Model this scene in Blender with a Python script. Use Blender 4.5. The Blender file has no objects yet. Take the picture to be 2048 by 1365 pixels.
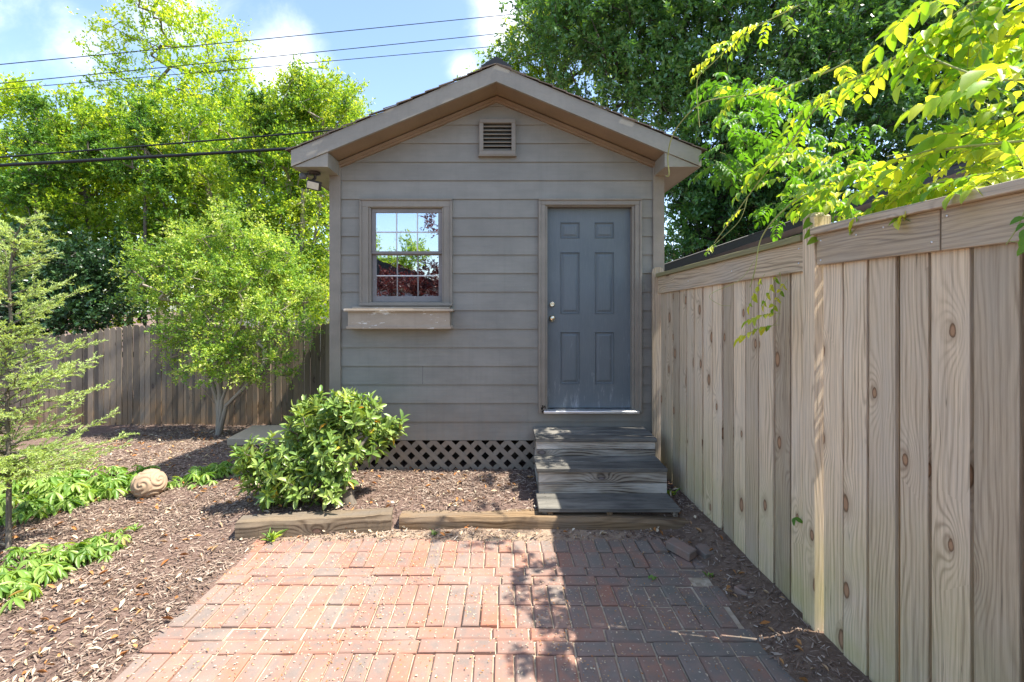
import bpy, math, random
import numpy as np
from mathutils import Vector, Matrix, noise as mnoise
random.seed(7)
C = bpy.context
sc = C.scene
COL = sc.collection
R = math.radians

# ------------------------------------------------------------------ camera, light
F, VX, VY, EYE = 950.0, 1011.0, 615.0, 1.75      # focal length / vanishing point in photo pixels, eye height
cam = bpy.data.cameras.new('camera'); cam.sensor_width = 36; cam.lens = 36 * F / 2048
cam.shift_x = (1024 - VX) / 2048; cam.shift_y = -(682.5 - VY) / 2048
cam.clip_start = 0.05; cam.clip_end = 600
co = bpy.data.objects.new('camera', cam); COL.objects.link(co)
co.location = (0, 0, EYE); co.rotation_euler = (R(90), 0, 0); sc.camera = co

SUN = Vector((0.564, -0.085, 1.0)).normalized()
elev = math.asin(SUN.z); azim = math.atan2(SUN.x, SUN.y)
sun = bpy.data.lights.new('sun', 'SUN'); sun.energy = 4.6; sun.angle = R(0.53); sun.color = (1, .94, .84)
so = bpy.data.objects.new('sun', sun); COL.objects.link(so)
so.rotation_euler = SUN.to_track_quat('Z', 'Y').to_euler(); so.location = (3, 0, 8)
sc.view_settings.view_transform = 'Standard'; sc.view_settings.look = 'None'
sc.view_settings.exposure = 1.38; sc.view_settings.gamma = 1
try:
    sc.cycles.max_bounces = 8; sc.cycles.diffuse_bounces = 5; sc.cycles.transparent_max_bounces = 12
    sc.cycles.sample_clamp_indirect = 6
except Exception: pass

def pt(px, py, d):
    "a point at depth d metres in front of the eye, given where the photo shows it"
    return Vector(((px - VX) * d / F, d, EYE + (VY - py) * d / F))

# node helper
def nd(nt, typ, ins=None, **props):
    n = nt.nodes.new(typ)
    for k, v in props.items(): setattr(n, k, v)
    for k, v in (ins or {}).items():
        s = n.inputs[k]
        if isinstance(v, bpy.types.NodeSocket): nt.links.new(v, s)
        else: s.default_value = v
    return n

def world():
    w = bpy.data.worlds.new('World'); sc.world = w; w.use_nodes = True
    nt = w.node_tree; nt.nodes.clear()
    sky = nd(nt, 'ShaderNodeTexSky', sky_type='NISHITA', sun_disc=False, sun_elevation=elev, sun_rotation=azim,
             air_density=1.0, dust_density=1.2, ozone_density=1.6)
    tc = nd(nt, 'ShaderNodeTexCoord')
    nrm = nd(nt, 'ShaderNodeVectorMath', {0: tc.outputs['Generated']}, operation='NORMALIZE').outputs[0]
    n1 = nd(nt, 'ShaderNodeTexNoise', {'Vector': nrm, 'Scale': 7.0, 'Detail': 7.0, 'Roughness': .62, 'Distortion': .5}).outputs[0]
    total = None
    for px, py, size, amt in ((560, 125, .13, 1.0), (1010, 40, .12, 1.0), (925, 135, .07, .7), (170, 100, .12, .7), (110, 20, .10, .6), (350, 20, .16, .8),
                              (-700, -300, .5, .8), (2700, -500, .5, .8), (1400, -900, .4, .8)):
        d = (pt(px, py, 1) - Vector((0, 0, EYE))).normalized()
        dist = nd(nt, 'ShaderNodeVectorMath', {0: nrm, 1: tuple(d)}, operation='DISTANCE').outputs['Value']
        m = nd(nt, 'ShaderNodeMapRange', {0: dist, 1: size, 2: 0.0, 3: 0.0, 4: amt}, clamp=True).outputs[0]
        total = m if total is None else nd(nt, 'ShaderNodeMath', {0: total, 1: m}, operation='MAXIMUM').outputs[0]
    n2 = nd(nt, 'ShaderNodeMath', {0: n1, 1: .62}, operation='SUBTRACT').outputs[0]
    s = nd(nt, 'ShaderNodeMath', {0: n2, 1: total}, operation='ADD').outputs[0]
    mask = nd(nt, 'ShaderNodeMapRange', {0: s, 1: .16, 2: .85, 3: 0.0, 4: .85}, clamp=True, interpolation_type='SMOOTHSTEP').outputs[0]
    mix = nd(nt, 'ShaderNodeMix', {'Factor': mask, 'A': sky.outputs[0], 'B': (5.0, 5.15, 5.4, 1)}, data_type='RGBA')
    bg = nd(nt, 'ShaderNodeBackground', {'Color': mix.outputs['Result'], 'Strength': 0.15})
    o = nd(nt, 'ShaderNodeOutputWorld', {'Surface': bg.outputs[0]})
world()

# ------------------------------------------------------------------ tagging
def tag(o, label=None, cat=None, group=None, kind=None):
    if label: o['label'] = label
    if cat: o['category'] = cat
    if group: o['group'] = group
    if kind: o['kind'] = kind
    return o
def thing(name, label, cat, loc=(0, 0, 0), group=None):
    o = bpy.data.objects.new(name, None); COL.objects.link(o); o.location = loc; o.empty_display_size = .1
    return tag(o, label, cat, group)
def link(name, me, mat, parent=None):
    o = bpy.data.objects.new(name, me); COL.objects.link(o)
    if mat and not me.materials: me.materials.append(mat)
    if parent is not None:
        o.parent = parent
        p = parent; off = Vector((0, 0, 0))
        while p is not None: off += p.location; p = p.parent
        o.location = -off
    return o

# ------------------------------------------------------------------ mesh builder (world coordinates)
class MB:
    def __init__(s): s.v = []; s.f = []; s.uv = []; s.r = []; s.sm = []
    def face(s, pts, uvs=None, rnd=0.0, smooth=False):
        i = len(s.v); s.v += [tuple(p) for p in pts]; s.f.append(tuple(range(i, i + len(pts))))
        s.uv += [tuple(u) for u in (uvs or [(0, 0)] * len(pts))]; s.r.append(rnd); s.sm.append(smooth)
    def box(s, c, size, M=None, long=None, bev=0.0, rnd=None, uv0=None, skip=()):
        "box centred at c; long = axis of the grain; bev = chamfer of all edges towards the top (z) or all round"
        c = Vector(c); hx, hy, hz = [a / 2 for a in size]
        if long is None: long = max(range(3), key=lambda k: size[k])
        rnd = random.random() if rnd is None else rnd
        ou, ov = uv0 if uv0 else (random.uniform(0, 50), random.uniform(0, 50))
        def T(p):
            p = Vector(p)
            return c + (M @ p if M is not None else p)
        def UV(p, ax):
            o = [a for a in range(3) if a != ax]
            if long in o:
                u = [a for a in o if a != long][0]; return (ou + p[u] + ax * .37, ov + p[long])
            return (ou + p[o[0]], ov + p[o[1]] * .3)
        def F_(ps, ax): s.face([T(p) for p in ps], [UV(p, ax) for p in ps], rnd)
        b = min(bev, hx * .6, hy * .6, hz * .6)
        if b <= 0:
            X, Y, Z = hx, hy, hz
            for ax, ps in ((0, [(X,-Y,-Z),(X,Y,-Z),(X,Y,Z),(X,-Y,Z)]), (0, [(-X,Y,-Z),(-X,-Y,-Z),(-X,-Y,Z),(-X,Y,Z)]),
                           (1, [(-X,-Y,-Z),(X,-Y,-Z),(X,-Y,Z),(-X,-Y,Z)]), (1, [(X,Y,-Z),(-X,Y,-Z),(-X,Y,Z),(X,Y,Z)]),
                           (2, [(-X,-Y,Z),(X,-Y,Z),(X,Y,Z),(-X,Y,Z)]), (2, [(-X,Y,-Z),(X,Y,-Z),(X,-Y,-Z),(-X,-Y,-Z)])): F_(ps, ax)
            return
        H = (hx, hy, hz)
        def P(ax, sg, a, b_):   # point on face ax, with signs a,b on the other axes, inset
            p = [0, 0, 0]; o = [k for k in range(3) if k != ax]
            p[ax] = sg * H[ax]; p[o[0]] = a * (H[o[0]] - b); p[o[1]] = b_ * (H[o[1]] - b); return tuple(p)
        for ax in range(3):
            for sg in (-1, 1):
                q = [P(ax, sg, -1, -1), P(ax, sg, 1, -1), P(ax, sg, 1, 1), P(ax, sg, -1, 1)]
                if (sg > 0) == (ax == 1): q.reverse()
                F_(q, ax)
        for a1 in range(3):
            for a2 in range(a1 + 1, 3):
                a3 = 3 - a1 - a2
                for s1 in (-1, 1):
                    for s2 in (-1, 1):
                        def E(ax, s3):
                            p = [0, 0, 0]; oth = a2 if ax == a1 else a1
                            p[ax] = (s1 if ax == a1 else s2) * H[ax]; p[oth] = (s1 if oth == a1 else s2) * (H[oth] - b)
                            p[a3] = s3 * (H[a3] - b); return tuple(p)
                        q = [E(a1, -1), E(a2, -1), E(a2, 1), E(a1, 1)]
                        n = (Vector(q[1]) - Vector(q[0])).cross(Vector(q[3]) - Vector(q[0])); out = [0, 0, 0]; out[a1] = s1; out[a2] = s2
                        if n.dot(Vector(out)) < 0: q.reverse()
                        F_(q, a1)
        for sx in (-1, 1):
            for sy in (-1, 1):
                for sz in (-1, 1):
                    q = [(sx*hx, sy*(hy-b), sz*(hz-b)), (sx*(hx-b), sy*hy, sz*(hz-b)), (sx*(hx-b), sy*(hy-b), sz*hz)]
                    n = (Vector(q[1]) - Vector(q[0])).cross(Vector(q[2]) - Vector(q[0]))
                    if n.dot(Vector((sx, sy, sz))) < 0: q.reverse()
                    F_(q, 0)
    def prism(s, poly, y0, y1, rnd=None, long=0):
        "polygon in x,z (counter-clockwise seen from the camera side, -y), extruded from y0 (front) to y1"
        rnd = random.random() if rnd is None else rnd
        o = (random.uniform(0, 50), random.uniform(0, 50))
        uv = (lambda x, z: (o[0] + z, o[1] + x)) if long == 0 else (lambda x, z: (o[0] + x, o[1] + z))
        s.face([(x, y0, z) for x, z in poly], [uv(x, z) for x, z in poly], rnd)
        s.face([(x, y1, z) for x, z in reversed(poly)], [uv(x, z) for x, z in reversed(poly)], rnd)
        n = len(poly)
        for i in range(n):
            a, b = poly[i], poly[(i + 1) % n]
            L = math.hypot(b[0]-a[0], b[1]-a[1])
            s.face([(a[0], y1, a[1]), (b[0], y1, b[1]), (b[0], y0, b[1]), (a[0], y0, a[1])],
                   [(o[0], o[1]), (o[0], o[1]+L), (o[0]+abs(y1-y0), o[1]+L), (o[0]+abs(y1-y0), o[1])], rnd)
    def tube(s, pts, rad, n=6, rnd=0.0, cap=True):
        pts = [Vector(p) for p in pts]; m = len(pts)
        if not hasattr(rad, '__len__'): rad = [rad] * m
        rings = []; up = Vector((0, 0, 1)); L = 0; pl = []
        for i, p in enumerate(pts):
            t = (pts[min(i+1, m-1)] - pts[max(i-1, 0)])
            t = t.normalized() if t.length > 1e-9 else up
            ref = Vector((1, 0, 0)) if abs(t.x) < .8 else Vector((0, 1, 0))
            a = t.cross(ref).normalized(); b = t.cross(a)
            rings.append([p + (a * math.cos(2*math.pi*k/n) + b * math.sin(2*math.pi*k/n)) * rad[i] for k in range(n)])
            if i: L += (p - pts[i-1]).length
            pl.append(L)
        i0 = len(s.v)
        for r_ in rings: s.v += [tuple(q) for q in r_]
        for i in range(m - 1):
            for k in range(n):
                k2 = (k + 1) % n
                s.f.append((i0+i*n+k, i0+i*n+k2, i0+(i+1)*n+k2, i0+(i+1)*n+k))
                s.uv += [(k/n*.2, pl[i]), ((k+1)/n*.2, pl[i]), ((k+1)/n*.2, pl[i+1]), (k/n*.2, pl[i+1])]
                s.r.append(rnd); s.sm.append(True)
        if cap:
            for q, rv in ((0, False), (m-1, True)):
                idx = [i0+q*n+k for k in range(n)]
                if rv: idx.reverse()
                s.f.append(tuple(idx)); s.uv += [(0, 0)] * n; s.r.append(rnd); s.sm.append(False)
    def lathe(s, origin, axis, prof, n=20, rnd=0.0):
        axis = Vector(axis).normalized(); ref = Vector((0, 0, 1)) if abs(axis.z) < .8 else Vector((1, 0, 0))
        a = axis.cross(ref).normalized(); b = axis.cross(a); o = Vector(origin); i0 = len(s.v)
        for h, r_ in prof:
            for k in range(n):
                an = 2*math.pi*k/n; s.v.append(tuple(o + axis*h + (a*math.cos(an)+b*math.sin(an))*r_))
        for i in range(len(prof)-1):
            for k in range(n):
                k2 = (k+1) % n; s.f.append((i0+i*n+k, i0+i*n+k2, i0+(i+1)*n+k2, i0+(i+1)*n+k))
                s.uv += [(0, 0)]*4; s.r.append(rnd); s.sm.append(True)
    def build(s, name, mat, parent=None):
        me = bpy.data.meshes.new(name); me.from_pydata(s.v, [], s.f)
        uvl = me.uv_layers.new(name='UVMap'); uvl.data.foreach_set('uv', np.array(s.uv, dtype=np.float32).ravel())
        at = me.attributes.new('rnd', 'FLOAT', 'FACE'); at.data.foreach_set('value', np.array(s.r, dtype=np.float32))
        me.polygons.foreach_set('use_smooth', np.array(s.sm, dtype=bool)); me.update()
        return link(name, me, mat, parent)

def np_mesh(name, V, Fq, rnd, mat, parent=None, smooth=False):
    me = bpy.data.meshes.new(name)
    k = Fq.shape[1]; nf = len(Fq)
    me.vertices.add(len(V)); me.vertices.foreach_set('co', V.astype(np.float32).ravel())
    me.loops.add(nf * k); me.loops.foreach_set('vertex_index', Fq.astype(np.int32).ravel())
    me.polygons.add(nf); me.polygons.foreach_set('loop_start', (np.arange(nf) * k).astype(np.int32))
    me.polygons.foreach_set('loop_total', np.full(nf, k, dtype=np.int32))
    me.update(calc_edges=True)
    at = me.attributes.new('rnd', 'FLOAT', 'FACE'); at.data.foreach_set('value', rnd.astype(np.float32))
    if smooth: me.polygons.foreach_set('use_smooth', np.ones(nf, dtype=bool))
    return link(name, me, mat, parent)

# leaf templates: (x across, y along, z off the plane)
T_DIAMOND = (np.array([(0,0,0), (.5,.42,.06), (0,1,-.04), (-.5,.42,.06)], float), np.array([(0,1,2,3)]))
def _leaf(ws, ts, bend, fold=.12):
    v = []; f = []
    for w, t in zip(ws, ts):
        z = -bend * t * t
        v += [(-.5*w, t, z + fold*w), (0, t, z), (.5*w, t, z + fold*w)]
    for i in range(len(ts)-1):
        a = i*3; f += [(a, a+1, a+4, a+3), (a+1, a+2, a+5, a+4)]
    return np.array(v, float), np.array(f)
T_OVAL = _leaf((.05, .85, 1, .6, .03), (0, .25, .52, .82, 1), .26, .17)
T_LONG = _leaf((.08, .7, 1, .75, .05), (0, .22, .55, .82, 1), .25)
T_FLAT = _leaf((.06, 1, .9, .04), (0, .35, .7, 1), .10)

def leaves(P, D, N, L, W, tmpl, rnd, rng):
    tv, tf = tmpl; n = len(P); k = len(tv)
    D = D / (np.linalg.norm(D, axis=1, keepdims=True) + 1e-9)
    N = N - D * np.sum(N * D, axis=1, keepdims=True); N = N / (np.linalg.norm(N, axis=1, keepdims=True) + 1e-9)
    S = np.cross(D, N)
    L = np.broadcast_to(np.asarray(L, float), (n,)); W = np.broadcast_to(np.asarray(W, float), (n,))
    V = (P[:, None, :] + tv[None, :, 1, None] * L[:, None, None] * D[:, None, :] + tv[None, :, 0, None] * W[:, None, None] * S[:, None, :]
         + tv[None, :, 2, None] * L[:, None, None] * N[:, None, :])
    Fq = (tf[None] + (np.arange(n) * k)[:, None, None]).reshape(-1, tf.shape[1])
    return V.reshape(-1, 3), Fq, np.repeat(rnd, len(tf))

# ------------------------------------------------------------------ materials
def newmat(name):
    m = bpy.data.materials.new(name); m.use_nodes = True; m.node_tree.nodes.clear(); return m, m.node_tree
def out(nt, sh): nd(nt, 'ShaderNodeOutputMaterial', {'Surface': sh})
def ramp(nt, fac, stops):
    n = nd(nt, 'ShaderNodeValToRGB', {'Fac': fac}); cr = n.color_ramp
    while len(cr.elements) < len(stops): cr.elements.new(.5)
    for e, (p, c) in zip(cr.elements, stops): e.position = p; e.color = (*c, 1) if len(c) == 3 else c
    return n.outputs[0]
def mixc(nt, f, a, b, mode='MIX'):
    ins = {'Factor': f}
    ins['A'] = a if isinstance(a, bpy.types.NodeSocket) else (*a, 1)
    ins['B'] = b if isinstance(b, bpy.types.NodeSocket) else (*b, 1)
    n = nd(nt, 'ShaderNodeMix', None, data_type='RGBA', blend_type=mode)
    for k, v in ins.items():
        s = [i for i in n.inputs if i.name == k and i.enabled][0]
        if isinstance(v, bpy.types.NodeSocket): nt.links.new(v, s)
        else: s.default_value = v
    return [o for o in n.outputs if o.enabled][0]
def math_(nt, op, a, b=0.0, c=None, clamp=False):
    ins = {0: a, 1: b}
    if c is not None: ins[2] = c
    return nd(nt, 'ShaderNodeMath', ins, operation=op, use_clamp=clamp).outputs[0]
def rng_(nt, v, a, b, c=0.0, d=1.0):
    return nd(nt, 'ShaderNodeMapRange', {0: v, 1: a, 2: b, 3: c, 4: d}, clamp=True).outputs[0]
def noise(nt, vec, scale, detail=4.0, rough=.55, dist=0.0):
    ins = {'Scale': scale, 'Detail': detail, 'Roughness': rough, 'Distortion': dist}
    if vec is not None: ins['Vector'] = vec
    return nd(nt, 'ShaderNodeTexNoise', ins).outputs[0]
def mapp(nt, vec, scale=(1,1,1), loc=(0,0,0)):
    return nd(nt, 'ShaderNodeMapping', {'Vector': vec, 'Scale': scale, 'Location': loc}).outputs[0]
def prin(nt, col, rough=.7, bump=None, bs=.3, bd=.01, spec=.3, metal=0.0):
    ins = {'Roughness': rough, 'Specular IOR Level': spec, 'Metallic': metal}
    ins['Base Color'] = col if isinstance(col, bpy.types.NodeSocket) else (*col, 1)
    if bump is not None:
        ins['Normal'] = nd(nt, 'ShaderNodeBump', {'Height': bump, 'Strength': bs, 'Distance': bd}).outputs[0]
    return nd(nt, 'ShaderNodeBsdfPrincipled', ins).outputs[0]
def attr(nt, name='rnd'): return nd(nt, 'ShaderNodeAttribute', attribute_name=name).outputs['Fac']

def wood(name, light, dark, knot=(.16,.09,.05), ring=.45, patch=None, patch_amt=.3, freq=60, knots=.5, stain=None, rough=.8, vary=.25, wave=.15, streak=0.0):
    m, nt = newmat(name)
    tc = nd(nt, 'ShaderNodeTexCoord'); uv = tc.outputs['UV']; ob = tc.outputs['Object']
    u = nd(nt, 'ShaderNodeSeparateXYZ', {0: uv}).outputs[0]
    low = noise(nt, mapp(nt, uv, (5, .9, 1)), 1.0, 2.0)
    vo = nd(nt, 'ShaderNodeTexVoronoi', {'Vector': mapp(nt, uv, (5.5, 2.6, 1)), 'Scale': 1.0, 'Randomness': .9}, voronoi_dimensions='2D')
    keep = rng_(nt, nd(nt, 'ShaderNodeSeparateColor', {0: vo.outputs['Color']}).outputs[0], 1-knots, 1-knots+.02)
    d = math_(nt, 'ADD', vo.outputs['Distance'], math_(nt, 'SUBTRACT', 1.0, keep))
    bumpk = math_(nt, 'POWER', 2.718, math_(nt, 'MULTIPLY', math_(nt, 'MULTIPLY', d, d), -14.0))
    ph = math_(nt, 'ADD', u, math_(nt, 'MULTIPLY', low, wave)); ph = math_(nt, 'ADD', ph, math_(nt, 'MULTIPLY', bumpk, .09))
    rg = math_(nt, 'SINE', math_(nt, 'MULTIPLY', ph, 6.283 * freq))
    rg = math_(nt, 'POWER', math_(nt, 'MULTIPLY', math_(nt, 'ADD', rg, 1.0), .5), 2.2)
    rg = math_(nt, 'MULTIPLY', rg, rng_(nt, noise(nt, mapp(nt, uv, (14, 1.2, 1)), 1.0, 2.0), .35, .6, .25, 1.2))
    st = noise(nt, mapp(nt, uv, (230, 3.5, 1)), 1.0, 4.0, .75)
    f = math_(nt, 'MULTIPLY', rg, ring); f = math_(nt, 'ADD', f, rng_(nt, st, .35, .72, 0, .6), clamp=True)
    col = mixc(nt, f, light, dark)
    if patch:
        pn = rng_(nt, noise(nt, mapp(nt, uv, (7, 1.6, 1)), 1.0, 4.0, .6), .42, .68)
        col = mixc(nt, math_(nt, 'MULTIPLY', pn, patch_amt), col, patch)
    if stain:
        sz = nd(nt, 'ShaderNodeSeparateXYZ', {0: ob}).outputs[2]
        sm = math_(nt, 'MULTIPLY', rng_(nt, sz, stain[1], stain[2], 1, 0), rng_(nt, noise(nt, ob, 3.0, 4.0), .3, .65))
        col = mixc(nt, math_(nt, 'MULTIPLY', sm, stain[3]), col, stain[0])
    if streak:
        sk = rng_(nt, noise(nt, mapp(nt, uv, (55, 1.1, 1)), 1.0, 5.0, .7), .52, .70, 0, streak)
        col = mixc(nt, sk, col, (dark[0]*.62, dark[1]*.62, dark[2]*.64))
        ck = rng_(nt, math_(nt, 'ABSOLUTE', math_(nt, 'SUBTRACT', noise(nt, mapp(nt, uv, (28, .35, 1)), 1.0, 2.0, .5), .5)), .0, .006, .7, 0)
        ck = math_(nt, 'MULTIPLY', ck, rng_(nt, noise(nt, mapp(nt, uv, (6, 1.3, 1), (9, 3, 0)), 1.0, 2.0), .52, .6))
        col = mixc(nt, ck, col, (dark[0]*.3, dark[1]*.3, dark[2]*.3))
    v = attr(nt); vv = rng_(nt, v, 0, 1, 1-vary, 1+vary*.5)
    col = mixc(nt, 1.0, col, nd(nt, 'ShaderNodeCombineColor', {0: vv, 1: vv, 2: math_(nt, 'MULTIPLY', vv, .98)}).outputs[0], 'MULTIPLY')
    kr = rng_(nt, nd(nt, 'ShaderNodeSeparateColor', {0: vo.outputs['Color']}).outputs[1], 0, 1, .55, 1.35)
    dk = math_(nt, 'DIVIDE', math_(nt, 'ADD', d, math_(nt, 'MULTIPLY', math_(nt, 'SUBTRACT', noise(nt, mapp(nt, uv, (40, 22, 1)), 1.0, 3.0), .5), .05)), kr)
    halo = rng_(nt, dk, .10, .24, .45, 0)
    col = mixc(nt, halo, col, mixc(nt, .5, dark, knot))
    km = rng_(nt, dk, .085, .105, 1, 0)
    kn = rng_(nt, dk, .045, .095, .0, 1.0)
    col = mixc(nt, km, col, mixc(nt, kn, (knot[0]*2.0, knot[1]*2.1, knot[2]*2.3), (knot[0]*.6, knot[1]*.6, knot[2]*.6)))
    h = math_(nt, 'ADD', math_(nt, 'MULTIPLY', f, -1.0), math_(nt, 'MULTIPLY', km, -.6))
    out(nt, prin(nt, col, rough, h, .35, .004, .2)); return m

def paint(name, col, rough=.6, chip=None, chip_amt=0.0, var=.12, grain=(1, 1, 1), bs=.12, zgrime=None):
    m, nt = newmat(name)
    ob = nd(nt, 'ShaderNodeTexCoord').outputs['Object']
    n = noise(nt, mapp(nt, ob, (1.2, 1.2, 2.2)), 2.2, 5.0, .6); f = rng_(nt, n, .3, .7, 1-var, 1+var)
    c = mixc(nt, 1.0, col, nd(nt, 'ShaderNodeCombineColor', {0: f, 1: f, 2: f}).outputs[0], 'MULTIPLY')
    g = noise(nt, mapp(nt, ob, grain), 60.0, 3.0, .6)
    c = mixc(nt, rng_(nt, g, .45, .8, 0, .22), c, tuple(x * .6 for x in col))
    sp = noise(nt, ob, 90.0, 2.0, .5); c = mixc(nt, rng_(nt, sp, .72, .78, 0, .25), c, (.6, .6, .58))
    if chip:
        cn = noise(nt, mapp(nt, ob, grain), 16.0, 6.0, .75)
        c = mixc(nt, rng_(nt, cn, .62 - chip_amt, .64 - chip_amt), c, chip)
    zz = nd(nt, 'ShaderNodeSeparateXYZ', {0: ob}).outputs[2]
    dirt = math_(nt, 'MULTIPLY', rng_(nt, zz, .95, .35), rng_(nt, noise(nt, mapp(nt, ob, (1, 1, .5)), 9.0, 5.0, .7), .4, .7))
    c = mixc(nt, math_(nt, 'MULTIPLY', dirt, .45), c, (.30, .22, .15))
    runs = rng_(nt, noise(nt, mapp(nt, ob, (14, 1, .7)), 1.6, 5.0, .65), .52, .75, 0, .22)
    c = mixc(nt, runs, c, tuple(x*.62 for x in col))
    v = attr(nt); vv = rng_(nt, v, 0, 1, .93, 1.06)
    c = mixc(nt, 1.0, c, nd(nt, 'ShaderNodeCombineColor', {0: vv, 1: vv, 2: vv}).outputs[0], 'MULTIPLY')
    out(nt, prin(nt, c, rough, g, bs, .003, .35)); return m

def leafmat(name, stops, rough=.45, trans=.4, tcol=None, spec=.4):
    m, nt = newmat(name)
    c = ramp(nt, attr(nt), stops)
    ob = nd(nt, 'ShaderNodeTexCoord').outputs['Object']
    f = rng_(nt, noise(nt, ob, 1.3, 3.0), .3, .7, .8, 1.2)
    c = mixc(nt, 1.0, c, nd(nt, 'ShaderNodeCombineColor', {0: f, 1: f, 2: f}).outputs[0], 'MULTIPLY')
    p = prin(nt, c, rough, spec=spec)
    tc = mixc(nt, 1.0, c, tcol or (1.7, 1.6, .5), 'MULTIPLY')
    t = nd(nt, 'ShaderNodeBsdfTranslucent', {'Color': tc}).outputs[0]
    out(nt, nd(nt, 'ShaderNodeMixShader', {0: trans, 1: p, 2: t}).outputs[0]); return m

TAUPE = (.240, .228, .194)
M = {}
M['siding'] = paint('siding_paint', TAUPE, .55, grain=(.05, 1, 1.2), bs=.25)
M['trim'] = paint('trim_paint', (.235, .208, .168), .5, chip=(.34, .31, .27), chip_amt=-.05, grain=(1, 1, .25))
M['fascia'] = paint('fascia_paint', (.275, .252, .205), .5, chip=(.16, .14, .12), chip_amt=-.06, grain=(.4, 1, 1))
M['soffit'] = paint('soffit_bounce_tint', (.265, .19, .122), .6)  # taupe browned so the colour carries warm bounce from mulch and brick
M['ledge'] = paint('ledge_paint', (.34, .28, .21), .6, chip=(.62, .60, .55), chip_amt=.03, grain=(.3, 1, 1))
M['sash'] = paint('sash_paint', (.22, .205, .195), .6, chip=(.5, .5, .48), chip_amt=-.02, grain=(1, 1, .5))
M['muntin'] = paint('muntin_paint', (.62, .62, .61), .5)
M['black'] = paint('black_rubber', (.012, .013, .015), .5)
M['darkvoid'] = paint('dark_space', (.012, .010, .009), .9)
M['bronze'] = paint('bronze_metal', (.045, .035, .028), .4)
M['cable'] = paint('cable_rubber', (.010, .011, .013), .45, bs=.02)
M['white'] = paint('white_paint', (.72, .71, .68), .5)
M['greypaint'] = paint('grey_house_paint', (.27, .29, .33), .6)
M['fence'] = wood('fence_wood', (.82, .665, .47), (.36, .265, .175), knot=(.20, .115, .06), patch=(.60, .52, .41), patch_amt=.65, freq=44, ring=.48, knots=.5, vary=.36, wave=.16, streak=.5, stain=((.46, .43, .15), .1, 1.0, .6))
M['rail'] = wood('rail_wood', (.62, .49, .335), (.22, .165, .11), ring=.5, streak=.55, knot=(.14, .08, .05), patch=(.42, .385, .34), patch_amt=.5, freq=50, knots=.13)
M['cap'] = wood('mossy_cap_wood', (.40, .36, .20), (.24, .21, .12), patch=(.30, .31, .12), patch_amt=.6, knots=.15)
M['oldfence'] = wood('old_fence_wood', (.30, .25, .19), (.12, .095, .07), knot=(.06, .045, .035), patch=(.19, .165, .14), patch_amt=.6, freq=80, knots=.25, stain=((.42, .24, .11), -.3, .55, .85), vary=.45)
M['step'] = wood('step_wood', (.46, .40, .32), (.075, .055, .04), ring=.75, knot=(.10, .08, .07), patch=(.66, .62, .55), patch_amt=.85, freq=45, knots=.3, vary=.2)
M['tread'] = wood('tread_wood', (.15, .145, .13), (.04, .038, .036), ring=.5, knot=(.05, .05, .05), patch=(.36, .335, .29), patch_amt=.6, freq=50, knots=.12, vary=.2)
M['timber'] = wood('timber_wood', (.31, .215, .125), (.12, .07, .035), ring=.7, knot=(.10, .06, .04), patch=(.20, .165, .13), patch_amt=.7, freq=45, knots=.2)
M['oldtimber'] = wood('old_timber_wood', (.27, .21, .145), (.10, .07, .045), ring=.7, knot=(.10, .06, .04), patch=(.16, .14, .12), patch_amt=.8, freq=45, knots=.1)
M['palebark'] = wood('pale_bark', (.42, .36, .28), (.20, .165, .125), patch=(.50, .46, .38), patch_amt=.5, freq=30, knots=0.0)
M['bark'] = wood('bark', (.20, .165, .13), (.08, .065, .05), patch=(.26, .24, .21), patch_amt=.5, freq=30, knots=0.0)
M['darkbark'] = wood('dark_bark', (.10, .085, .07), (.04, .033, .028), freq=30, knots=0.0)

def m_glass():
    m, nt = newmat('window_glass')
    ob = nd(nt, 'ShaderNodeTexCoord').outputs['Object']
    nb = nd(nt, 'ShaderNodeBump', {'Height': noise(nt, ob, 2.5, 2.0), 'Strength': .08, 'Distance': .02}).outputs[0]
    g = nd(nt, 'ShaderNodeBsdfGlossy', {'Color': (.85, .9, .95, 1), 'Roughness': .01, 'Normal': nb}).outputs[0]
    t = nd(nt, 'ShaderNodeBsdfTransparent', {'Color': (.75, .8, .8, 1)}).outputs[0]
    out(nt, nd(nt, 'ShaderNodeMixShader', {0: .6, 1: t, 2: g}).outputs[0]); return m
M['glass'] = m_glass()
def m_metal(name, col, rough):
    m, nt = newmat(name); ob = nd(nt, 'ShaderNodeTexCoord').outputs['Object']
    r_ = rng_(nt, noise(nt, ob, 60.0, 4.0), .3, .7, rough*.7, rough*1.4)
    out(nt, prin(nt, col, r_, metal=1.0)); return m
M['nickel'] = m_metal('brass_nickel', (.75, .66, .48), .25)
M['alu'] = m_metal('aluminium', (.82, .83, .84), .4)

def m_door():
    m, nt = newmat('door_paint'); ob = nd(nt, 'ShaderNodeTexCoord').outputs['Object']
    s = nd(nt, 'ShaderNodeSeparateXYZ', {0: ob}); x, z = s.outputs[0], s.outputs[2]
    base = mixc(nt, rng_(nt, noise(nt, ob, 2.5, 4.0), .3, .7), (.105, .128, .138), (.130, .152, .160))
    g = noise(nt, mapp(nt, ob, (30, 1, 1.4)), 6.0, 4.0, .65)
    base = mixc(nt, rng_(nt, g, .5, .75, 0, .4), base, (.19, .21, .23))
    # chalky wear rubbed on the lower half and along the panel edges
    w1 = noise(nt, mapp(nt, ob, (9, 1, 1.6)), 2.0, 6.0, .75)
    low = rng_(nt, z, 1.9, .9, 0.0, .11)
    w = rng_(nt, math_(nt, 'ADD', w1, low), .66, .84, 0, .55)
    c = mixc(nt, w, base, (.46, .48, .49))
    out(nt, prin(nt, c, .5, g, .15, .003, .4)); return m
M['door'] = m_door()

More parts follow.
